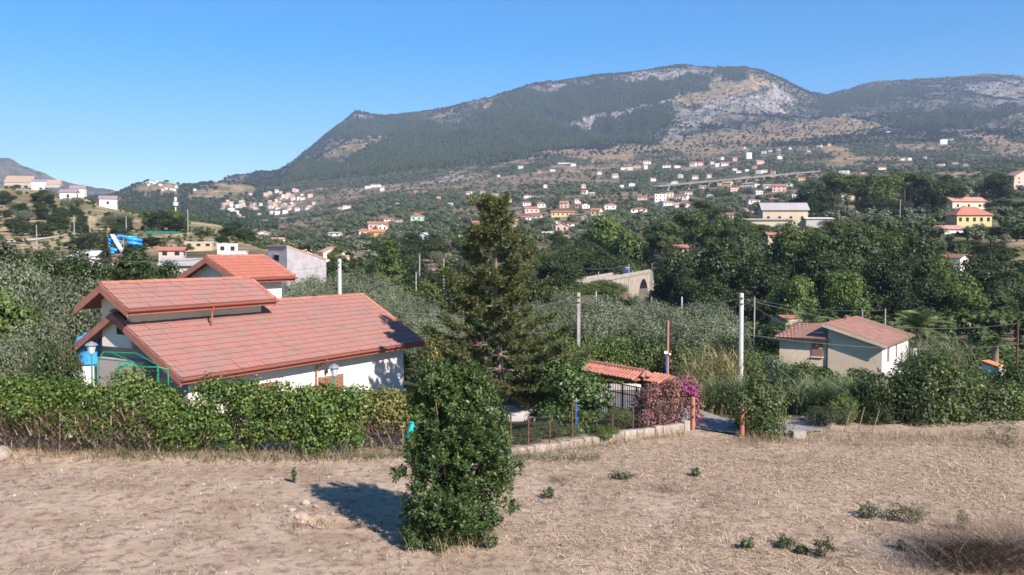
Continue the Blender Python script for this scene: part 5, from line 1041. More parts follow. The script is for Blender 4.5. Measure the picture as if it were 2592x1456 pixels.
# ------------------------------------------------------------------ buildings of the far slopes
_WIN = {}
def win_mesh(w, h):
    k = (round(w, 2), round(h, 2))
    if k not in _WIN: mb = MB(); mb.box((0, 0, 0), (w, .12, h)); _WIN[k] = mb.mesh('window', M['dark'])
    return _WIN[k]
HOUSES = []
def zone(px, py):
    if px < 330: return 'on the crest of the left hill'
    if px < 650 and py < 500: return 'on the far hamlet hill'
    if px < 860 and py < 562: return 'in the village'
    if px < 840: return 'behind the top red roof'
    if px < 1150: return 'left of the pine top'
    if px < 1310: return 'behind the pine crown'
    if py > 560: return 'above the bridge trees'
    if py > 478 and px < 1560: return 'right of the pine top'
    if py > 478 and px < 1780: return 'above the umbrella pines'
    if py > 444 and px < 2060: return 'just below the long viaduct'
    if px < 1560: return 'high on the slope over the pine'
    if px < 1830: return 'under the dry hills'
    if px < 2010 and py > 385: return 'above the long viaduct'
    if px < 2150: return 'scattered below the saddle'
    return 'on the upper right slope'
def far_house(px, py, w, h, wall='white', roofc='red', rt='gable', rz=None, win=None, label=None, D=None, dep=.75, group=None, name='house', z=None, cat='house', rf=.72):
    if D is None:
        g = on_ground(px, py, 200, 5500)
        if g is None: g = at(px, py, 2500)
    else: g = at(px, py, D); 
    if z is not None: g.z = z
    rg = random.Random(int(px*13+py*7)); k = mpp(g.y); W_, H_ = w*k, h*k; dp = max(W_*dep, 2.5)
    if rz is None: rz = rg.uniform(-.5, .5)-math.atan2(g.x, g.y)*.6
    W_ /= (abs(math.cos(rz))+.35*abs(math.sin(rz)))
    hw = H_*(rf if rt in ('gable', 'hip') else .68 if rt == 'gable_f' else .97)
    o = empty(name, (g.x, g.y+dp*.5, g.z), rz, label, cat, group)
    bz = min(-2, ground(g.x, g.y)-g.z-1, ground(g.x, g.y+dp)-g.z-1)
    mb = MB()
    if rt == 'gable_f': mb.prism([(-W_/2, -dp/2, bz), (W_/2, -dp/2, bz), (W_/2, -dp/2, hw), (0, -dp/2, H_*.97), (-W_/2, -dp/2, hw)], (0, dp, 0))
    elif rt == 'gable': mb.prism([(-W_/2, -dp/2, bz), (-W_/2, dp/2, bz), (-W_/2, dp/2, hw), (-W_/2, 0, H_*.97), (-W_/2, -dp/2, hw)], (W_, 0, 0))
    else: mb.box((0, 0, (hw+bz)/2), (W_, dp, hw-bz))
    mb.build('wall', wallmat('wall_'+wall, WALLS[wall]), o)
    mb = MB(); e = .35+.02*W_; t = .18
    if rt == 'gable':
        s = (H_-hw)/(dp/2); 
        for sg in (-1, 1): mb.prism([(-W_/2-e, sg*(dp/2+e), hw-s*e+.05), (-W_/2-e, sg*.002, H_+.05), (-W_/2-e, sg*.002, H_+.05+t), (-W_/2-e, sg*(dp/2+e), hw-s*e+.05+t)], (W_+2*e, 0, 0))
    elif rt == 'gable_f':
        s = (H_-hw)/(W_/2)
        for sg in (-1, 1): mb.prism([(sg*(W_/2+e), -dp/2-e, hw-s*e+.05), (sg*.002, -dp/2-e, H_+.05), (sg*.002, -dp/2-e, H_+.05+t), (sg*(W_/2+e), -dp/2-e, hw-s*e+.05+t)], (0, dp+2*e, 0))
    elif rt == 'hip':
        r = max(W_/2-dp/2, .3); a, b = W_/2+e, dp/2+e; mb.add([(-a, -b, hw), (a, -b, hw), (a, b, hw), (-a, b, hw), (-r, 0, H_), (r, 0, H_), (-a, -b, hw-.15), (a, -b, hw-.15), (a, b, hw-.15), (-a, b, hw-.15)], [(0, 1, 5, 4), (1, 2, 5), (2, 3, 4, 5), (3, 0, 4), (6, 7, 1, 0), (7, 8, 2, 1), (8, 9, 3, 2), (9, 6, 0, 3), (9, 8, 7, 6)])
    elif rt == 'shed': mb.prism([(-W_/2-e, -dp/2-e, hw), (-W_/2-e, dp/2+e, hw+H_*.25), (-W_/2-e, dp/2+e, hw+H_*.25+t), (-W_/2-e, -dp/2-e, hw+t)], (W_+2*e, 0, 0))
    else: mb.box((0, 0, hw+.12), (W_+.3, dp+.3, .24))
    mb.build('roof', wallmat('roof_'+roofc, ROOFS[roofc]), o)
    if win is None and g.y < 1300 and w >= 13: win = (max(2, int(W_/3.4)), max(1, round(hw/3.1)))
    if win is None and w >= 6.5: win = (2, 1) if H_ < 7 else (2, 2)
    if win and win[0]*win[1] == 0: win = None
    if win:
        c, r = win; ww = min(1.1, W_/c*.42); wh = min(1.5, hw/r*.5)
        for j in range(r):
            for i in range(c): link('window', win_mesh(ww, wh), o, (-W_/2+(i+.5)*W_/c, -dp/2-.03, (j+.52)*hw/r))
        for j in range(r): t_ = link('window', win_mesh(ww, wh), o, (W_/2+.03, -dp*.05, (j+.52)*hw/r), math.pi/2)
    HOUSES.append((g.x, g.y, W_, o, px, py, wall, roofc, w, label)); return o
HL = [ # px, base py, w, h, wall, roof, type
 (1331, 521, 29, 10, 'white', 'red', 'gable'), (1371, 526, 20, 15, 'white', 'red', 'hip'), (1342, 540, 38, 17, 'pink', 'red', 'gable'), (1356, 538, 18, 12, 'white', 'red', 'gable_f'), (1429, 527, 22, 18, 'salmon', 'red', 'gable'), (1461, 515, 17, 12, 'white', 'red', 'gable'), (1466, 527, 15, 12, 'salmon', 'red', 'hip'), (1482, 528, 20, 12, 'white', 'flat', 'gable_f'), (1546, 531, 30, 17, 'white', 'red', 'hip'), (1511, 546, 26, 19, 'cream', 'red', 'gable'), (1425, 549, 58, 16, 'yellow', 'red', 'gable'), (1328, 558, 28, 10, 'white', 'red', 'gable'), (1360, 552, 25, 8, 'cream', 'red', 'gable'), (1424, 587, 33, 22, 'pink', 'pinkish', 'gable_f'), (1450, 573, 28, 9, 'white', 'brown', 'gable'), (1390, 599, 30, 12, 'white', 'flat', 'gable'), (1421, 613, 47, 17, 'pink', 'pinkish', 'gable'), (1202, 572, 20, 12, 'orange', 'red', 'gable'), (1163, 628, 28, 18, 'white', 'brown', 'gable'), (1185, 642, 17, 16, 'white', 'flat', 'gable_f'), (1297, 575, 30, 20, 'cream', 'red', 'gable'), (1620, 538, 42, 13, 'white', 'red', 'hip'), (1626, 507, 24, 11, 'pink', 'brown', 'gable'), (1673, 511, 29, 20, 'white', 'grey', 'flat'), (1697, 500, 18, 12, 'cream', 'flat', 'flat'), (1730, 506, 29, 14, 'white', 'brown', 'gable'), (1742, 493, 20, 8, 'white', 'red', 'gable'), (1689, 521, 34, 12, 'white', 'red', 'gable'), (1480, 492, 15, 11, 'white', 'red', 'gable'), (1499, 495, 13, 8, 'grey', 'flat', 'gable'), (1573, 475, 11, 6, 'white', 'flat', 'flat'),
 (1318, 427, 12, 8, 'white', 'grey', 'gable'), (1366, 438, 7, 6, 'pink', 'red', 'gable'), (1397, 434, 15, 6, 'white', 'red', 'gable'), (1429, 415, 30, 5, 'white', 'salmon', 'gable'), (1449, 421, 14, 8, 'white', 'grey', 'gable'), (1578, 430, 16, 7, 'white', 'salmon', 'gable'), (1595, 431, 14, 8, 'cream', 'flat', 'gable'), (1613, 426, 17, 7, 'pink', 'salmon', 'gable'), (1639, 416, 19, 9, 'white', 'salmon', 'gable'), (1635, 428, 9, 9, 'white', 'flat', 'flat'), (1689, 425, 21, 8, 'white', 'red', 'gable'), (1714, 425, 16, 6, 'white', 'flat', 'gable'), (1756, 422, 16, 12, 'white', 'red', 'gable'), (1772, 420, 15, 10, 'pink', 'red', 'gable'), (1796, 450, 12, 10, 'white', 'red', 'gable'), (1780, 478, 18, 9, 'pink', 'red', 'gable'), (1222, 491, 12, 8, 'cream', 'red', 'gable'), (1262, 448, 7, 5, 'white', 'flat', 'flat'), (1804, 416, 10, 7, 'white', 'salmon', 'gable'), (1815, 422, 11, 8, 'white', 'flat', 'flat'), (1836, 420, 18, 9, 'white', 'red', 'gable'), (1829, 405, 8, 7, 'white', 'flat', 'flat'),
 (1860, 408, 11, 10, 'pink', 'red', 'gable'), (1896, 402, 14, 16, 'white', 'grey', 'flat'), (1923, 416, 22, 11, 'pink', 'pinkish', 'gable'), (1885, 377, 8, 4, 'white', 'flat', 'flat'), (1914, 372, 6, 4, 'white', 'flat', 'flat'), (1935, 389, 12, 7, 'white', 'grey', 'gable'), (1950, 385, 8, 5, 'white', 'flat', 'flat'), (1974, 403, 12, 9, 'white', 'flat', 'gable_f'), (1972, 382, 9, 5, 'cream', 'salmon', 'gable'), (2000, 378, 7, 4, 'white', 'flat', 'flat'), (2052, 352, 12, 5, 'white', 'flat', 'flat'), (2082, 356, 8, 4, 'white', 'flat', 'gable'), (2100, 354, 6, 4, 'white', 'flat', 'flat'), (2124, 361, 12, 5, 'cream', 'tan', 'gable'), (2099, 370, 9, 6, 'yellow', 'tan', 'gable'), (2076, 372, 12, 5, 'white', 'grey', 'gable'), (2048, 385, 9, 5, 'cream', 'grey', 'gable'), (1860, 432, 12, 6, 'white', 'grey', 'gable'), (1870, 438, 13, 6, 'white', 'salmon', 'gable'), (1890, 434, 10, 5, 'white', 'flat', 'flat'), (1923, 440, 16, 9, 'white', 'grey', 'flat'), (1937, 437, 12, 8, 'white', 'red', 'gable'), (1958, 441, 11, 8, 'salmon', 'orange', 'gable'), (1955, 450, 8, 4, 'white', 'flat', 'flat'), (1911, 427, 10, 6, 'cream', 'salmon', 'gable'), (2028, 458, 18, 8, 'yellow', 'orange', 'gable'), (1902, 475, 40, 14, 'white', 'salmon', 'hip'), (1945, 479, 22, 13, 'white', 'pinkish', 'gable'), (1975, 485, 36, 19, 'pink', 'red', 'gable'), (1997, 472, 18, 9, 'white', 'flat', 'gable_f'), (1907, 516, 33, 13, 'white', 'red', 'hip'), (1960, 511, 17, 9, 'white', 'red', 'gable'), (2140, 440, 23, 8, 'white', 'flat', 'flat'), (2232, 430, 22, 8, 'cream', 'red', 'gable'), (1849, 555, 18, 16, 'white', 'brown', 'gable'), (2014, 512, 17, 20, 'white', 'grey', 'flat'), (1844, 473, 24, 14, 'yellow', 'tan', 'gable'), (1822, 473, 15, 10, 'pink', 'red', 'gable'), (1856, 485, 20, 9, 'salmon', 'flat', 'flat'), (1873, 478, 14, 6, 'cream', 'red', 'gable'), (2185, 440, 14, 4, 'cream', 'red', 'gable'), (2287, 406, 14, 6, 'white', 'grey', 'gable'), (2303, 406, 9, 6, 'white', 'flat', 'flat'), (2343, 402, 8, 5, 'white', 'flat', 'flat'), (2385, 419, 16, 4, 'white', 'flat', 'flat'), (2420, 415, 15, 5, 'cream', 'red', 'gable'), (2447, 420, 12, 5, 'white', 'grey', 'gable'), (2390, 365, 17, 12, 'white', 'flat', 'flat'), (2408, 357, 14, 6, 'white', 'grey', 'gable'), (2250, 340, 12, 7, 'white', 'flat', 'flat'), (2305, 338, 8, 5, 'white', 'flat', 'flat'), (2485, 312, 8, 5, 'white', 'flat', 'flat'),
 (930, 477, 15, 6, 'white', 'flat', 'gable'), (950, 474, 24, 8, 'white', 'grey', 'gable'), (967, 484, 10, 12, 'white', 'pinkish', 'gable'), (1051, 491, 11, 8, 'red', 'red', 'gable'), (1109, 504, 10, 7, 'white', 'red', 'gable'), (876, 529, 20, 10, 'white', 'red', 'gable'), (862, 532, 12, 6, 'cream', 'flat', 'gable'), (1056, 560, 31, 19, 'green', 'red', 'hip'), (953, 581, 53, 20, 'pink', 'red', 'gable'), (968, 583, 22, 16, 'white', 'red', 'gable_f'), (917, 598, 33, 19, 'pink', 'red', 'hip'), (953, 601, 38, 20, 'orange', 'orange', 'gable'), (847, 598, 31, 10, 'white', 'grey', 'gable'), (873, 607, 25, 8, 'pink', 'salmon', 'gable'), (1074, 608, 23, 18, 'white', 'flat', 'gable_f'), (1102, 617, 26, 15, 'white', 'red', 'gable'), (980, 560, 28, 6, 'cream', 'red', 'gable'), (1010, 563, 18, 5, 'cream', 'flat', 'flat'), (1033, 610, 14, 6, 'white', 'flat', 'gable'), (663, 605, 36, 20, 'cream', 'salmon', 'gable_f'), (699, 614, 35, 12, 'white', 'salmon', 'gable'), (750, 634, 35, 13, 'cream', 'salmon', 'hip'), (778, 643, 26, 13, 'cream', 'salmon', 'hip'), (835, 664, 58, 38, 'cream', 'salmon', 'gable_f'), (868, 668, 26, 20, 'white', 'salmon', 'gable'),
 (1005, 520, 10, 6, 'white', 'grey', 'gable'), (1140, 520, 12, 6, 'cream', 'flat', 'gable'), (1170, 605, 16, 9, 'white', 'flat', 'gable'), (1245, 600, 20, 12, 'white', 'flat', 'gable')]
for r in HL: far_house(*r)
rg = random.Random(41); n = 0
while n < 26:
    px, py = rg.uniform(1150, 2010), rg.uniform(440, 600)
    if py < 470 and px < 1500 or py > 545 and px > 1480 or any(abs(h[4]-px) < 22 and abs(h[5]-py) < 14 for h in HOUSES): continue
    far_house(px, py, rg.uniform(10, 19), rg.uniform(7, 12), rg.choice(('white', 'white', 'cream')), rg.choice(('salmon', 'red', 'grey', 'flat', 'pinkish')), rg.choice(('gable', 'gable', 'hip', 'gable_f'))); n += 1
# village and hamlet
rg = random.Random(77)
VIL = [(563, 505), (620, 512), (690, 488), (750, 484), (800, 505), (790, 530), (700, 545), (600, 556), (560, 550)]; n = 0
VG = 'pale houses of the village under the mountain'
while n < 72:
    px, py = rg.uniform(555, 805), rg.uniform(484, 556)
    if not in_poly(np.array([px]), np.array([py]), VIL)[0] or (640 < px < 690 and 500 < py < 515): continue
    far_house(px, py, rg.uniform(6, 14), rg.uniform(5, 10), rg.choice(('white', 'white', 'cream', 'salmon', 'pink', 'beige')), rg.choice(('salmon', 'flat', 'red', 'grey')), rg.choice(('gable', 'flat', 'gable_f')), label='tiny pale house packed in the village under the mountain foot', group=VG); n += 1
for px, py in ((382, 463), (390, 466), (376, 470), (405, 471), (420, 480), (432, 481), (410, 483), (445, 476), (492, 483), (396, 462), (440, 483), (633, 494)): far_house(px, py, rg.uniform(6, 9), rg.uniform(4, 6), 'white', 'flat', 'gable', label='tiny white house dotted over the far hamlet hill', group='houses of the far hamlet hill')
# houses on the left hill
for a in ((40, 474, 66, 30, 'beige', 'tan', 'gable', .2, 'wide tan roofed house at the far left on the hill crest'), (97, 481, 42, 27, 'white', 'violet', 'gable', .25, 'white windowless house with violet roof, left pair on the hill crest'), (132, 475, 34, 20, 'beige', 'tan', 'gable', .2, 'tan roofed house between the white houses on the hill crest'), (192, 498, 36, 28, 'white', 'violet', 'gable', .25, 'higher of the two joined white houses on the left hill'), (168, 506, 40, 26, 'white', 'violet', 'gable', .25, 'lower of the two joined white houses on the left hill'), (268, 525, 42, 29, 'white', 'violet', 'gable', .3, 'lone white house lowest on the right flank of the left hill')):
    far_house(*a[:7], rz=a[7], label=a[8], group='houses on the crest of the left hill', win=(1, 1) if a[0] in (168, 268) else ((3, 1) if a[5] == 'tan' else (1, 0)), rf=.42 if a[5] == 'tan' else .75)
# long barn, yellow house and neighbours at the right
b = far_house(1988, 566, 114, 62, 'beige', 'grey', 'gable', rz=-.02, D=385, win=(4, 1), label='long beige barn with a grey roof above the dark wood', name='barn', cat='barn', dep=.4, z=zof(576, 385), rf=.74)
far_house(1950, 566, 116, 17, 'beige', 'grey', 'shed', rz=-.02, D=376, win=(0, 0), label='low beige lean-to in front of the long barn', name='lean_to', cat='shed', dep=.25, z=zof(574, 376)); far_house(2075, 566, 68, 16, 'grey', 'flat', 'shed', rz=0, D=382, win=(0, 0), label='low open shed with pale roof right of the long barn', name='shed', cat='shed', dep=.4, z=zof(570, 382))
far_house(2465, 566, 92, 46, 'yellow', 'red', 'hip', rz=.05, D=345, win=(5, 1), label='yellow house with a red hipped roof at the right', z=zof(568, 345), rf=.52, dep=.6); far_house(2450, 533, 90, 34, 'cream', 'pinkish', 'gable', rz=.1, win=(3, 1), label='cream house with dark openings right behind the yellow house', rf=.7, dep=.5); far_house(2402, 602, 82, 32, 'white', 'pinkish', 'gable', rz=.1, D=315, win=(2, 1), label='low white house with grey and red roof below the yellow house', z=zof(603, 315)); far_house(2462, 498, 40, 16, 'yellow', 'grey', 'gable', rz=.1, win=(1, 1), label='little dark roofed yellow cottage above the yellow house', rf=.55); far_house(2590, 478, 56, 46, 'salmon', 'pinkish', 'gable_f', rz=.1, win=(2, 3), label='salmon brick gable house cut off by the right edge')
far_house(2356, 668, 70, 30, 'white', 'orange', 'gable', rz=.1, D=215, win=(0, 0), label='long orange roof among the trees below the yellow house', z=zof(672, 215)); far_house(2418, 668, 60, 30, 'white', 'brown', 'gable', rz=-.9, D=222, win=(1, 1), label='brown roofed white house beside the long orange roof', z=zof(675, 222)); far_house(1722, 640, 40, 20, 'beige', 'red', 'gable', rz=.3, D=270, label='red roof peeping out of the trees right of the bridge', z=zof(641, 270)); far_house(1960, 602, 36, 16, 'beige', 'red', 'gable', rz=.1, D=262, label='small red roof sunk in the trees below the barn', z=zof(606, 262))
far_house(2150, 506, 46, 12, 'beige', 'tan', 'shed', rz=.1, label='low shelter under the upper wood behind the barn', name='shelter', cat='shelter')
# grey gable house behind the top roof
g = at(760, 700, 128); k = mpp(128); o = empty('grey_house', (0, 0, 0), 0, 'bare grey plastered house with one dark window right of the top red roof', 'house')
A, B, Cc = at(679, 700, 127), at(727, 700, 124), at(826, 700, 133); gz = ground(B.x, 124)-2; ZZ = lambda p, py, D: Vector((p.x, p.y, zof(py, D)))
gm = mat('grey_render', (.36, .33, .335), (.46, .42, .42), 1.1, .95, .3, 20, c3=(.28, .25, .25), s3=.6, t3=(.55, .7)); n2 = (Cc-B).xy.to_3d(); bk = Vector((-n2.y, n2.x, 0)).normalized()
F1 = A-B; F1.z = 0
mb = MB(); mb.prism([Vector((B.x, B.y, gz)), Vector((Cc.x, Cc.y, gz)), ZZ(Cc, 659, 133), ZZ(B, 625, 124)], F1); mb.build('wall', gm, o)
mb = MB(); mb.prism([ZZ(B, 624, 124)-n2*.02, ZZ(Cc, 658, 133)+n2*.03, ZZ(Cc, 655, 133)+n2*.03, ZZ(B, 621, 124)-n2*.02], F1*1.03); mb.build('roof', wallmat('roof_salmon', ROOFS['salmon']), o)
q = B+F1*.52; fa = math.atan2(F1.y, F1.x); nn = Vector((F1.y, -F1.x, 0)).normalized(); nn = nn if nn.y < 0 else -nn; mb = MB(); mb.box((q.x+nn.x*.02, q.y+nn.y*.02, zof(652, 125.5)), (1.05, .14, .8), fa); mb.build('window', M['dark'], o); mb = MB(); mb.box((q.x+nn.x*.3, q.y+nn.y*.3, zof(645, 125.5)), (1.3, .6, .06), fa); mb.build('awning', M['fascia'], o)
far_house(1066, 694, 60, 9, 'grey', 'violet', 'shed', rz=.3, win=(0, 0), label='low shed with a long bluish roof left of the pine', name='shed', cat='shed', dep=.6)
T('bush', 2, 1066, 141, 689, 110, 'dark bush hiding the foot of the bluish shed roof', m='broad')
# water park
def slide_tube(name, pts, r, m, label): mb = MB(); mb.tube(pts, r, 8); return tag(mb.build(name, M[m], smooth=True), label, 'water slide', 'blue water slides')
def coil(cx, cyD, ztop, zbot, rx, turns, ph): return [(cx+rx*math.cos(ph+t*turns*6.283), cyD+rx*math.sin(ph+t*turns*6.283), ztop+(zbot-ztop)*t) for t in np.linspace(0, 1, int(turns*14)+1)]
D = 240; X = lambda px: at(px, 620, D).x; Zp = lambda py: zof(py, D)
slide_tube('water_slide', [(X(297), D, Zp(597))]+coil(X(290), D, Zp(603), Zp(617), 1.4, 1.6, .5), .42, 'slide', 'blue coiled water slide left of the white chute')
slide_tube('water_slide', [(X(297), D+.6, Zp(596)), (X(320), D, Zp(601))]+coil(X(340), D, Zp(601), Zp(622), 1.7, 2.1, 1.6), .45, 'slide', 'blue coiled water slide right of the white chute')
slide_tube('water_slide', coil(X(303), D-3, Zp(627), Zp(640), 1.2, 1.8, 0), .42, 'slide', 'lowest blue water slide coil beside the dark cypress')
mb = MB(); a = Vector((X(291), D-1.5, Zp(596))); b = Vector((X(338), D-6, Zp(645))); d = b-a; s = d.cross(Vector((0, 0, 1))).normalized()
mb.prism([a-s*.55, a+s*.55, a+s*.55+Vector((0, 0, .25)), a-s*.55+Vector((0, 0, .25))], d); tag(mb.build('water_chute', M['carwhite']), 'straight white water chute crossing the blue slides', 'water slide')
o = empty('slide_tower', (X(300), D+1, Zp(648)), 0, 'platform tower that carries the blue water slides', 'tower'); mb = MB(); mb.box((0, 0, Zp(598)-Zp(648)), (3, 2.4, .2)); mb.build('platform', M['concrete'], o)
for sx in (-1.4, 1.4):
    for sy in (-1, 1): mb = MB(); mb.tube([(sx, sy, -2), (sx, sy, Zp(598)-Zp(648))], .1, 6); mb.build('leg', M['concrete'], o)
p = at(212, 650, 205); k = mpp(205); o = empty('white_canopy', (p.x, 205, p.z), .1, 'white tent canopy roof below the left hill', 'canopy'); mb = MB(); mb.prism([(-37*k, -1.5, 0), (37*k, -1.5, .25), (37*k, 2.5, 1.3), (-25*k, 2.5, 1.1)], (0, 0, .12)); mb.build('roof', M['carwhite'], o)
for sx in (-34, 0, 34): mb = MB(); mb.tube([(sx*k, -1.3, -3), (sx*k, -1.3, .1)], .08, 6); mb.build('post', M['concrete'], o)
far_house(275, 672, 74, 18, 'white', 'red', 'gable', rz=.1, D=190, win=(0, 0), label='low red roof behind the cypress below the water slides', z=zof(674, 190)); far_house(210, 672, 50, 24, 'white', 'flat', 'gable_f', rz=.2, D=186, win=(0, 0), label='pale gabled kiosk in front of the white tent canopy', z=zof(674, 186), name='kiosk', cat='kiosk')
far_house(428, 650, 62, 24, 'pink', 'red', 'gable', rz=.2, D=215, label='pink pool house with red roofs right of the water slides', z=zof(651, 215)); far_house(570, 638, 52, 22, 'white', 'flat', 'flat', rz=.3, D=225, label='white flat roofed building above the top red roof', z=zof(640, 225), win=(2, 1)); far_house(602, 652, 38, 16, 'white', 'flat', 'flat', rz=.1, D=215, label='low plain white block beside the white flat roofed building', z=zof(653, 215), win=(0, 0)); far_house(500, 625, 70, 12, 'tan', 'flat', 'flat', rz=.1, D=255, label='low tan wall building with two dark openings above the pool house', z=zof(626, 255), win=(3, 1))
far_house(468, 700, 130, 46, 'grey', 'grey', 'gable', rz=.15, D=120, win=(0, 0), label='large weathered grey tiled roof left of the top red block', z=zof(704, 120), dep=.6)
mb = MB(); q = at(405, 592, 300); mb.prism([(q.x-6, 300, q.z), (q.x+5, 302, q.z), (q.x+5, 306, q.z+.8), (q.x-6, 304, q.z+1)], (0, 0, .1)); tag(mb.build('shade_net', M['tarp']), 'dark green shade net stretched on the slope above the water park', 'net')
# white road on the left hill
V = []
pts = [on_ground(px, py, 220, 440) for px, py in ((20, 613), (60, 611), (110, 606), (160, 598), (205, 590), (250, 583), (290, 582), (330, 588))]
pts = [p for p in pts if p]
for i, p in enumerate(pts):
    for k in (-2.2, 0, 2.2): V.append((p.x, p.y+k*2.2, ground(p.x, p.y+k*2.2)+.25))
tag(link('hill_road', mesh_np('hill_road', V, [(i*3+k, i*3+k+1, i*3+4+k, i*3+3+k) for i in range(len(pts)-1) for k in range(2)], M['yard'], True)), kind='structure')
# phone mast
q = at(445, 560, 345); zt = zof(502, 345)-q.z; o = empty('phone_mast', (q.x, 345, q.z), 0, 'pale phone mast with drum antennas above the trees of the left spur', 'mast'); mb = MB(); mb.tube([(0, 0, -2), (0, 0, zt)], [.35, .2], 8); mb.build('pole', M['conc_white'], o)
for zz, r in ((zt-.3, .55), (zt-2.2, 1.0)): mb = MB(); mb.lathe([(r, -.7), (r, .7)], (0, 0, zz), 10); mb.build('antenna', M['conc_white'], o)
# ---- stone bridge
def bridge():
    A, B = Vector((at(1400, 728, 200).x, 200, -1.9)), Vector((at(1632, 682, 262).x, 262, .2)); d = (B-A); L = d.xy.length; ang = math.atan2(d.y, d.x); o = empty('stone_bridge', (A.x, A.y, 0), ang, 'old stone road bridge with pointed arches between olives and the dark wood', 'bridge'); zz = lambda u: A.z+(B.z-A.z)*u/L
    n = 24; st = mat('pale_bridge_stone', (.40, .35, .29), (.30, .26, .215), .6, .95, .4, 8)
    mb = MB(); wd = 5.2
    arches = [(L-9.5, 4.6), (L+3.0, 4.6)]
    us = sorted(set([i*(L+12)/60 for i in range(61)])); 
    def under(u):
        g = -16.0
        for c, r in arches:
            if abs(u-c) < r: return max(zz(u)-1.5-6.0*(1-math.sqrt(max(0, 1-(u-c)**2/r**2))), g)
        return g
    for side in (-1, 1):
        V = [];
        for u in us: V.append((u, side*wd/2, zz(u)+.05)); V.append((u, side*wd/2, under(u)))
        mb.add(V, [(2*i, 2*i+1, 2*i+3, 2*i+2) for i in range(len(us)-1)])
    V = []
    for u in us: V.append((u, -wd/2, under(u))); V.append((u, wd/2, under(u)))
    mb.add(V, [(2*i, 2*i+1, 2*i+3, 2*i+2) for i in range(len(us)-1)]); mb.build('arcade', st, o)
    mb = MB(); V = []
    for u in us: V.append((u, -wd/2, zz(u)+.06)); V.append((u, wd/2, zz(u)+.06))
    mb.add(V, [(2*i, 2*i+1, 2*i+3, 2*i+2) for i in range(len(us)-1)]); mb.build('roadway', M['asphalt'], o)
    for side in (-1, 1): mb = MB(); mb.prism([(0, side*wd/2-.2, zz(0)-.1), (0, side*wd/2+.2, zz(0)-.1), (0, side*wd/2+.2, zz(0)+.85), (0, side*wd/2-.2, zz(0)+.85)], (L+12, 0, (B.z-A.z)*(L+12)/L)); mb.build('parapet', st, o)
    mb = MB(); mb.box((L-3.2, -wd/2-.5, -7), (1.1, 1.0, 14)); mb.build('pier', st, o)
    return o, ang, A, B
bo, bang, BA, BB = bridge()
def car(u, off, m, label, van=False, flip=0):
    d = (BB-BA); L = d.xy.length; p = BA+d*(u/L); s = Vector((-d.y, d.x, 0)).normalized(); o = empty('parked_car', (p.x+s.x*off, p.y+s.y*off, p.z+.08), bang+flip, label, 'car', 'cars at the far end of the bridge'); h = 1.9 if van else 1.45
    mb = MB(); mb.prism([(-2.1, -.85, .3), (2.1, -.85, .3), (2.15, -.85, .75), (1.3, -.85, .9), (.7, -.85, h), (-1.6 if not van else -2.1, -.85, h), (-2.1, -.85, .9)], (0, 1.7, 0)); b = mb.build('body', M[m], o); mb = MB(); mb.prism([(.78, -.87, .95), (1.15, -.87, .95), (.68, -.87, h-.1), (-1.4, -.87, h-.1), (-1.7, -.87, .95)], (0, 1.74, 0)); mb.build('window', M['glass'], o)
    for x in (-1.3, 1.3):
        for y in (-.86, .86): mb = MB(); mb.tube([(x, y-.1, .33), (x, y+.1, .33)], .33, 10); mb.build('wheel', M['tyre'], o)
car(56, 1.0, 'carwhite', 'white van at the far end of the bridge', True); car(51, -.8, 'carblue', 'dark blue car just in front of the white van on the bridge')
for px, D, top, w, m in ((1440, 196, 722, 70, 'decid'), (1475, 200, 716, 80, 'decid'), (1512, 204, 708, 90, 'decid'), (1545, 206, 716, 70, 'decid'), (1410, 190, 735, 60, 'bush'), (1585, 212, 722, 40, 'drygrass'), (1572, 208, 735, 50, 'drygrass'), (1600, 205, 748, 40, 'bush'), (1560, 190, 755, 60, 'bush'), (1615, 190, 758, 60, 'bush')): T('bush', 0, px, D, top, w, 'ivy green shrub covering the bank in front of the stone bridge', group='shrubs on the bank before the stone bridge', m=m)
# ---- viaducts
def viaduct(px0, py0, D0, px1, py1, D1, label, np_, m, drop=30):
    A, B = at(px0, py0, D0), at(px1, py1, D1); d = B-A; L = d.xy.length; o = empty('viaduct', A, math.atan2(d.y, d.x), label, 'viaduct'); mb = MB(); mb.prism([(0, -5, -.3), (0, 5, -.3), (0, 5, -1.2), (0, -5, -1.2)], (L, 0, d.z)); mb.build('deck', m, o)
    pm = vd
    for sd_ in (-5, 5): mb = MB(); mb.prism([(0, sd_-.2, -.3), (0, sd_+.2, -.3), (0, sd_+.2, .4), (0, sd_-.2, .4)], (L, 0, d.z)); mb.build('parapet', m, o)
    for i in range(np_): u = L*(i+.5)/np_; zt = d.z*u/L-2.2; q = o.matrix_basis @ Vector((u, 0, 0)); mb = MB(); mb.box((u, 0, zt-drop/2), (2.6, 6, drop)); mb.build('pier', M['concrete'], o); mb = MB(); mb.box((u, 0, zt-.6), (3, 9, 1.2)); mb.build('pier_cap', M['concrete'], o)
vd = mat('dark_concrete', (.2, .19, .19), (.26, .25, .24), .1, .95)  # darker grey concrete for the short viaduct's deck and parapets
viaduct(650, 559, 1150, 838, 539, 1320, 'short dark viaduct in front of the village', 6, vd); viaduct(1660, 471, 1100, 2070, 433, 1330, 'long pale viaduct crossing the slope on the right', 9, mat('viaduct_concrete', (.2, .195, .19), (.25, .24, .235), .05, .95), 26)

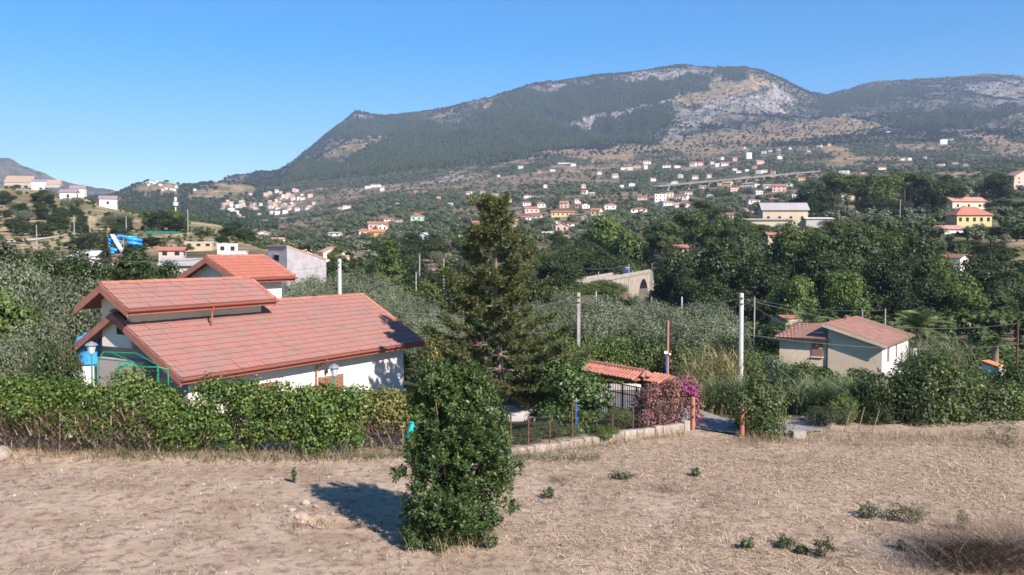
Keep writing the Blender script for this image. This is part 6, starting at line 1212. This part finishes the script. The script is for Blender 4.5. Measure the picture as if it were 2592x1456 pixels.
# ------------------------------------------------------------------ labels that single out repeats
ORD = ['leftmost', 'second from left', 'third from left', 'fourth from left', 'fifth from left', 'sixth from left', 'seventh from left', 'eighth from left', 'ninth from left', 'tenth from left', 'eleventh from left', 'twelfth from left', 'thirteenth from left', 'fourteenth from left', 'fifteenth from left', 'sixteenth from left', 'seventeenth from left', 'eighteenth from left', 'nineteenth from left', 'twentieth from left']
for x, y, w_, o, px, py, wall, roofc, w, lab in HOUSES:
    if lab is None:
        sz = 'tiny ' if w < 10 else 'small ' if w < 19 else 'large ' if w > 34 else ''
        o['label'] = f"{sz}{wall} house, {'flat' if roofc == 'flat' else roofc} roof, {zone(px, py)}"; o['group'] = 'houses '+zone(px, py)
def single_out():
    by = {}
    for o in C.objects:
        if o.parent is None and o.get('label'): by.setdefault(o['label'], []).append(o)
    for lb, os_ in by.items():
        if 1 < len(os_) <= 20:
            os_.sort(key=lambda o: o.location.x/max(o.location.y, 1))
            for i, o in enumerate(os_): o['label'] = (ORD[i] if i < len(os_)-1 or len(os_) == 2 and i == 0 else 'rightmost')+' '+lb
        if len(os_) > 1 and not os_[0].get('group'):
            for o in os_: o['group'] = lb[:60]
single_out()

# ------------------------------------------------------------------ scrub, groves and forest scattered over the far slopes
def far_src(name, kind, mt):
    rg = random.Random(len(name)); U = rg.uniform
    if kind == 'round': lo = [(U(-.9, .9), U(-.9, .9), U(1.3, 2.9), U(.7, 1.1), U(.7, 1.1), U(.6, .9)) for _ in range(6)]; V = crown(lo, 60, 5, .3, .62, .42, 3, .6, .3, .5)
    else: lo = [(U(-.2, .2), U(-.2, .2), .8+i*.62, 1.15*(1-i/7.5)+.1, 1.15*(1-i/7.5)+.1, .6) for i in range(7)]; V = crown(lo, 60, 5, .25, .7, .35, 4, .6, .3, .4)
    return bpy.data.objects.new(name, mesh_np(name, V, quads(len(V)//4), M[mt]))
def scatter(name, P, S, src, label):
    me = bpy.data.meshes.new(name); me.vertices.add(len(P)); me.vertices.foreach_set('co', np.asarray(P, np.float32).ravel())
    a = me.attributes.new('size', 'FLOAT_VECTOR', 'POINT'); S = np.asarray(S, np.float32); a.data.foreach_set('vector', np.stack([S*1.0, S*1.0, S*.92], 1).astype(np.float32).ravel())
    r = me.attributes.new('turn', 'FLOAT_VECTOR', 'POINT'); rz = np.random.default_rng(len(P)).random(len(P))*6.28; r.data.foreach_set('vector', np.stack([0*rz, 0*rz, rz], 1).astype(np.float32).ravel())
    o = link(name, me); tag(o, kind='stuff'); ng = bpy.data.node_groups.new(name, 'GeometryNodeTree'); ng.interface.new_socket('Geometry', in_out='INPUT', socket_type='NodeSocketGeometry'); ng.interface.new_socket('Geometry', in_out='OUTPUT', socket_type='NodeSocketGeometry')
    N = ng.nodes; L = ng.links; gi = N.new('NodeGroupInput'); go = N.new('NodeGroupOutput'); ip = N.new('GeometryNodeInstanceOnPoints'); oi = N.new('GeometryNodeObjectInfo'); oi.inputs['Object'].default_value = src; oi.inputs['As Instance'].default_value = True
    a1 = N.new('GeometryNodeInputNamedAttribute'); a1.data_type = 'FLOAT_VECTOR'; a1.inputs['Name'].default_value = 'size'; a2 = N.new('GeometryNodeInputNamedAttribute'); a2.data_type = 'FLOAT_VECTOR'; a2.inputs['Name'].default_value = 'turn'
    L.new(gi.outputs[0], ip.inputs['Points']); L.new(oi.outputs['Geometry'], ip.inputs['Instance']); L.new(a1.outputs[0], ip.inputs['Scale']); L.new(a2.outputs[0], ip.inputs['Rotation']); L.new(ip.outputs[0], go.inputs[0])
    md = o.modifiers.new('scatter', 'NODES'); md.node_group = ng; return o
def wedge(n, D0, D1, px0, px1, rng, pw=1.0):
    D = np.sqrt(D0**2+(D1**2-D0**2)*rng.random(n)**pw); px = px0+(px1-px0)*rng.random(n); x = (px-1296)/F*D; return x, D, HGT(x, D)
HA = np.array([(h[0], h[1], h[2]) for h in HOUSES])
def clear(x, y, front=60):
    ok = np.ones(len(x), bool)
    for hx, hy, hw in HA:
        sc = np.clip(hy/700, .6, 2.2); ok &= ~((np.abs(x-hx*y/hy) < hw*.55+1.5*sc) & (y < hy+12) & (y > hy-front*sc))
    return ok
rng = np.random.default_rng(5)
src_o, src_d, src_b, src_f, src_s = far_src('grove_tree', 'round', 'olive'), far_src('dark_tree', 'round', 'farwood'), far_src('green_tree', 'round', 'bush'), far_src('forest_tree', 'cone', 'pinefar'), far_src('scrub_bush', 'round', 'cypress')
x, y, z = wedge(34000, 265, 2500, 640, 2760, rng, 1.25); px, py, dr, ro, fo = cover(x, y, z); dn = fbm(x, y, 120, 4, 41)*.5+.5
keep = clear(x, y) & ~(dr & (rng.random(len(x)) < .93)) & (rng.random(len(x)) < np.clip(1.25-1.6*np.maximum(dn-.40, 0)*4, .15, 1)) & ((y > 330) | (px > 840))
kind = rng.random(len(x)); cl = fbm(x, y, 70, 3, 91)
scatter('olive_groves', np.stack([x, y, z-.2], 1)[keep & (kind < .55) & (cl < .32)], (.9+.75*rng.random(len(x)))[keep & (kind < .55) & (cl < .32)]*(1+y[keep & (kind < .55) & (cl < .32)]/5000), src_o, '')
k2 = keep & (kind >= .55) & (kind < .8); scatter('slope_thickets', np.stack([x, y, z-.2], 1)[k2], (.8+.9*rng.random(len(x)))[k2], src_b, '')
k3 = keep & ((kind >= .8) | (cl > .32)); scatter('slope_evergreens', np.stack([x, y, z-.2], 1)[k3], (.8+1.1*rng.random(len(x))**1.5)[k3], src_d, '')
x, y, z = wedge(92000, 2300, 4700, 560, 2760, rng); px, py, dr, ro, fo = cover(x, y, z)
k = fo & (rng.random(len(x)) < .95); scatter('mountain_forest', np.stack([x, y, z-.5], 1)[k], (2.3+1.7*rng.random(len(x)))[k], src_f, '')
dn = fbm(x, y, 150, 4, 14); k = ~fo & (rng.random(len(x)) < np.where(dr | ro, .15, np.clip(.66+dn*1.3, .14, .97))); scatter('mountain_scrub', np.stack([x, y, z-.4], 1)[k], (1.1+1.9*rng.random(len(x))**2)[k], src_s, '')
x, y, z = wedge(5200, 470, 2600, -80, 700, rng); px, py, dr, ro, fo = cover(x, y, z); k = clear(x, y, 40) & (y > 900) & ~(dr & (rng.random(len(x)) < .97)); scatter('valley_scrub', np.stack([x, y, z-.3], 1)[k], (1.5+1.6*rng.random(len(x)))[k], src_d, '')
x, y, z = wedge(1500, 150, 450, -120, 720, rng); dn = fbm(x, y, 40, 3, 15); k = clear(x, y, 40) & (rng.random(len(x)) < np.clip(.3+dn*1.3, .03, .8)) ; scatter('hillside_bushes', np.stack([x, y, z-.2], 1)[k], (.25+.5*rng.random(len(x)))[k], src_b, '')
x, y, z = wedge(900, 100, 265, 830, 2760, rng); k = clear(x, y, 30) & ~((y > 195) & (x > at(1390, 700, 220).x) & (x < at(1660, 700, 220).x)); scatter('valley_undergrowth', np.stack([x, y, z-.2], 1)[k], (.6+.7*rng.random(len(x)))[k], src_b, '')
x, y, z = wedge(900, 44, 110, 700, 2760, rng); k = ~((np.abs(x-at(2180, 800, 74).x) < 6) & (np.abs(y-74) < 9)) & ~((y < 58) & (x > at(1180, 1000, 50).x) & (x < at(1700, 1000, 50).x)) & ~((x < 1) & (y < 62)); scatter('slope_undergrowth', np.stack([x, y, z-.2], 1)[k], (.25+.3*rng.random(len(x)))[k], src_b, '')

# ------------------------------------------------------------------ straw, weeds, pebbles and brush on the field
def field_stuff():
    rng = np.random.default_rng(8)
    def pts(n, x0=-19, x1=21, y0=17.6, y1=33): x = x0+(x1-x0)*rng.random(n); y = y0+(y1-y0)*rng.random(n); k = np.abs(x) < y*.66; return x[k], y[k]
    x, y = pts(170000); dn = fbm(x, y, 2.6, 3, 3)*.5+.5+.34*sstep(-3, 6, x)-.2; k = rng.random(len(x)) < np.clip((dn-.25)*1.6, .06, 1); x, y = x[k], y[k]; z = field_h(x, y); n = len(x)
    a = rng.random(n)*6.28; L = .07+.26*rng.random(n)**2; w = .010+.009*rng.random(n); tl = (rng.random(n)-.3)*.35; d = np.stack([np.cos(a), np.sin(a), tl], 1)*L[:, None]/2; s = np.stack([-np.sin(a), np.cos(a), 0*a], 1)*w[:, None]; c = np.stack([x, y, z+.012+np.abs(tl)*L/2], 1)
    V = np.stack([c-d-s*.5, c-d+s*.5, c+d+s*.3, c+d-s*.3], 1).reshape(-1, 3); tag(link('straw_litter', mesh_np('straw_litter', V, quads(n), M['straw'])), kind='stuff')
    # dark cut stalks
    x, y = pts(26000); k = rng.random(len(x)) < np.clip(fbm(x, y, 1.8, 3, 6)*1.2+.35, .05, 1); x, y = x[k], y[k]; n = len(x); z = field_h(x, y); P = np.stack([x, y, z-.01], 1); V, Q = blades(P, .05+.2*rng.random(n)**2, rng, .016, .3, 2, .9); tag(link('dead_stalks', mesh_np('dead_stalks', V, Q, M['twig'])), kind='stuff')
    # pebbles
    x, y = pts(6500); n = len(x); z = field_h(x, y); r = .014+.045*rng.random(n)**5; o6 = np.array([(1, 0, 0), (0, 1, 0), (-1, 0, 0), (0, -1, 0), (0, 0, .7), (0, 0, -.5)]); V = (np.stack([x, y, z], 1)[:, None]+o6[None]*(r[:, None, None]*(.7+.6*rng.random((n, 6, 1))))).reshape(-1, 3); T3 = np.array([(0, 1, 4), (1, 2, 4), (2, 3, 4), (3, 0, 4), (1, 0, 5), (2, 1, 5), (3, 2, 5), (0, 3, 5)]); Q = (T3[None]+(np.arange(n)*6)[:, None, None]).reshape(-1, 3)
    tag(link('pebbles', mesh_np('pebbles', V, Q, mat('pebble_stone', (.42, .35, .29), (.32, .26, .21), 5, .95, isl=.3))), kind='stuff')
    # dry grass fringe along the hedge foot, wall and right bank
    P = []
    for n, (pa, pb), sp_ in ((1500, (at(-60, 1170, 29.2), at(960, 1170, 29.2)), .35), (800, (at(930, 1170, 29.6), at(1290, 1165, 29.4)), .4), (900, (at(1290, 1165, 29.2), at(1740, 1100, 33.3)), .25), (2200, (at(1990, 1110, 32.3), at(2620, 1120, 32.0)), .8), (500, (at(1880, 1130, 32), at(2000, 1130, 32)), .3)):
        f = rng.random(n); x = pa.x+(pb.x-pa.x)*f+rng.normal(size=n)*.1; y = pa.y+(pb.y-pa.y)*f+rng.normal(size=n)*sp_; P.append(np.stack([x, y, field_h(x, y)-.01], 1))
    P = np.concatenate(P); V, Q = blades(P, .12+.42*rng.random(len(P))**1.5, rng, .014, .5, 2, .3); tag(link('dry_grass', mesh_np('dry_grass', V, Q, M['drygrass'])), kind='stuff')
    n = 1500; f = rng.random(n); x = -14+17*f; y = 29.1+rng.normal(size=n)*.25; P = np.stack([x, y, field_h(x, y)], 1); V, Q = blades(P, .1+.3*rng.random(n), rng, .02, .6, 2, .5); tag(link('green_fringe', mesh_np('green_fringe', V, Q, M['weed'])), kind='stuff')
field_stuff()
def weed(px, py, wpx, hpx, label, seed, m='weed'):
    g0 = at(px, py, 7*F/(py-629)); D = g0.y; x = g0.x; k = mpp(D); rg = random.Random(seed); r = wpx*k/2; h = hpx*k; lo = [(rg.uniform(-.7, .7)*r, rg.uniform(-.6, .6)*r, rg.uniform(.2, .7)*h, r*.4, r*.4, h*.35) for _ in range(7)]
    V = crown(lo, 60, 8, r*.16, .07, .03, seed, .3, .3, .5); o = empty('weed', (x, D, fh(x, D)), 0, label, 'plant', 'green weeds in the dry field'); link('leaves', mesh_np('weed_leaves', V, quads(len(V)//4), M[m]), o); st = limbs([q[:3] for q in lo], (0, 0, 0), .012, seed); st.build('stem', M['twig'], o)
for a in ((1570, 1218, 70, 26, 'low green weed in the field right of the laurel'), (1762, 1210, 26, 22, 'small green weed below the gate wall in the open field'), (2195, 1318, 50, 36, 'left one of the cluster of green weeds in the right of the field'), (2255, 1325, 90, 44, 'widest weed of the cluster in the right of the field'), (2320, 1335, 70, 44, 'right one of the cluster of green weeds in the field'), (2440, 1352, 56, 60, 'bright green weed above the brush pile'), (2085, 1418, 56, 54, 'bright green weed near the bottom edge, right of the laurel'), (1985, 1398, 60, 34, 'grey green weed left of the bright one near the bottom edge'), (1890, 1402, 40, 30, 'small weed near the bottom, leftmost of three'), (2030, 1412, 40, 26, 'dark little weed between two larger ones near the bottom edge'), (2275, 1405, 34, 26, 'small weed left of the brush pile'), (2560, 1400, 60, 40, 'weed behind the brush pile at the right edge'), (748, 1228, 16, 44, 'single thin upright weed in front of the green hedge'), (1390, 1262, 34, 30, 'dark tuft of weed close to the right side of the laurel'), (1240, 1400, 40, 40, 'leafy sprout at the foot of the laurel on the right'), (2540, 1128, 90, 50, 'dark green low plant at the right end of the field edge')): weed(*a, seed=int(a[0]))
for px, py, lb in ((1420, 1222, 'reddish dry twig clump right of the laurel'), (1690, 1250, 'reddish dry twig clump in the middle of the field')):
    D = 7*F/(py-629); p = at(px, py, D); rng = np.random.default_rng(px); n = 160; P = np.stack([rng.normal(size=n)*.3, rng.normal(size=n)*.3, 0*rng.random(n)], 1); V, Q = blades(P, .1+.25*rng.random(n), rng, .012, .6, 2, .9); tag(link('dry_clump', mesh_np('dry_clump', V, Q, M['twig']), None, (p.x, D, fh(p.x, D))), lb, 'dry plant')
def brush_pile():
    p = at(2520, 1440, 19.35); rng = np.random.default_rng(3); o = empty('brush_pile', (p.x, 19.35, fh(p.x, 19.35)), 0, 'heap of dry brown cut branches in the bottom right corner', 'brush pile'); n = 2600
    x = rng.normal(size=n)*.75; y = rng.normal(size=n)*.42; h = .42*np.exp(-(x/1.1)**2-(y/.55)**2); P = np.stack([x, y, h*rng.random(n)], 1); V, Q = blades(P, .25+.7*rng.random(n), rng, .014, .5, 3, 1.3); tag(link('twigs', mesh_np('brush_twigs', V, Q, M['twig']), o), kind='stuff')
    rg = random.Random(3)
    for i in range(22):
        a = rg.uniform(-.5, 1.1); x0 = rg.uniform(-1.2, .8); y0 = rg.uniform(-.5, .5); L = rg.uniform(.6, 1.6); z0 = rg.uniform(.05, .4); mb = MB(); mb.tube([(x0, y0, z0), (x0+L*.5*math.cos(a), y0+L*.4*math.sin(a), z0+.15), (x0+L*math.cos(a), y0+L*math.sin(a)*.8, z0+rg.uniform(0, .3))], [.016, .012, .005], 5); mb.build('branch', M['bark'], o)
brush_pile()
def twigs_at_hollow():
    p = at(800, 1350, 21.9); rng = np.random.default_rng(9); n = 120; P = np.stack([rng.normal(size=n)*.5, rng.normal(size=n)*.12, 0*rng.random(n)], 1); V, Q = blades(P, .15+.4*rng.random(n), rng, .013, .4, 2, .8); tag(link('dry_clump', mesh_np('dry_clump', V, Q, M['twig']), None, (p.x, 21.9, fh(p.x, 21.9))), 'dry twigs standing along the near rim of the hollow', 'dry plant')
twigs_at_hollow()
# ------------------------------------------------------------------ overhead wires
def wire(a, b, sag, label, r=.009):
    a, b = Vector(a), Vector(b); pts = [a.lerp(b, i/14)-Vector((0, 0, 4*sag*(i/14)*(1-i/14))) for i in range(15)]; mb = MB(); mb.tube(pts, r, 4, False); tag(mb.build('overhead_wire', M['wire']), label, 'wire', 'overhead wires')
wire(PT['a'], at(2086, 842, 75), .5, 'wire from the thick pale pole to the beige house'); wire(PT['b'], PT['a'], .6, 'wire between the two concrete poles right of the pine'); wire(PT['b'], at(1691, 815, 38.3), .25, 'wire from the grey pole down to the rusty pole'); wire(at(1691, 815, 38.3), at(2620, 866, 62), .8, 'wire from the rusty pole past the beige house to the right edge'); wire(PT['a'], at(2577, 818, 62), .9, 'wire from the thick pale pole to the thin brown pole'); wire(PT['c'], PT['b'], 1.6, 'wire from the pole behind the roof to the grey pole by the pine'); wire(PT['c'], at(680, 674, 90), .4, 'wire leaving the pole behind the roof to the left'); wire(at(715, 716, 50), PT['b'], 1.4, 'low wire passing over the main roof ridge'); wire(at(-60, 588, 70), at(525, 655, 60), 1.0, 'wire hanging across the trees at the left', .02); wire(PT[10], PT[11], .8, 'wire between the poles along the bridge', .03); wire(PT[10], at(1300, 715, 170), 1.0, 'wire from the red and white pole towards the pine', .03); wire(PT[0], at(2241, 785, 96), .5, 'fence wire behind the beige house', .012)

# ------------------------------------------------------------------ air
hm = bpy.data.materials.new('haze'); hm.use_nodes = True; n = hm.node_tree; n.nodes.remove(n.nodes['Principled BSDF']); pv = n.nodes.new('ShaderNodeVolumePrincipled'); pv.inputs['Color'].default_value = (.55, .70, 1.0, 1); pv.inputs['Density'].default_value = .000088; pv.inputs['Anisotropy'].default_value = .0
n.links.new(pv.outputs[0], n.nodes['Material Output'].inputs['Volume'])
mb = MB(); mb.box((0, 4500, 640), (26000, 11000, 1330)); o = mb.build('haze', hm); tag(o, kind='stuff')
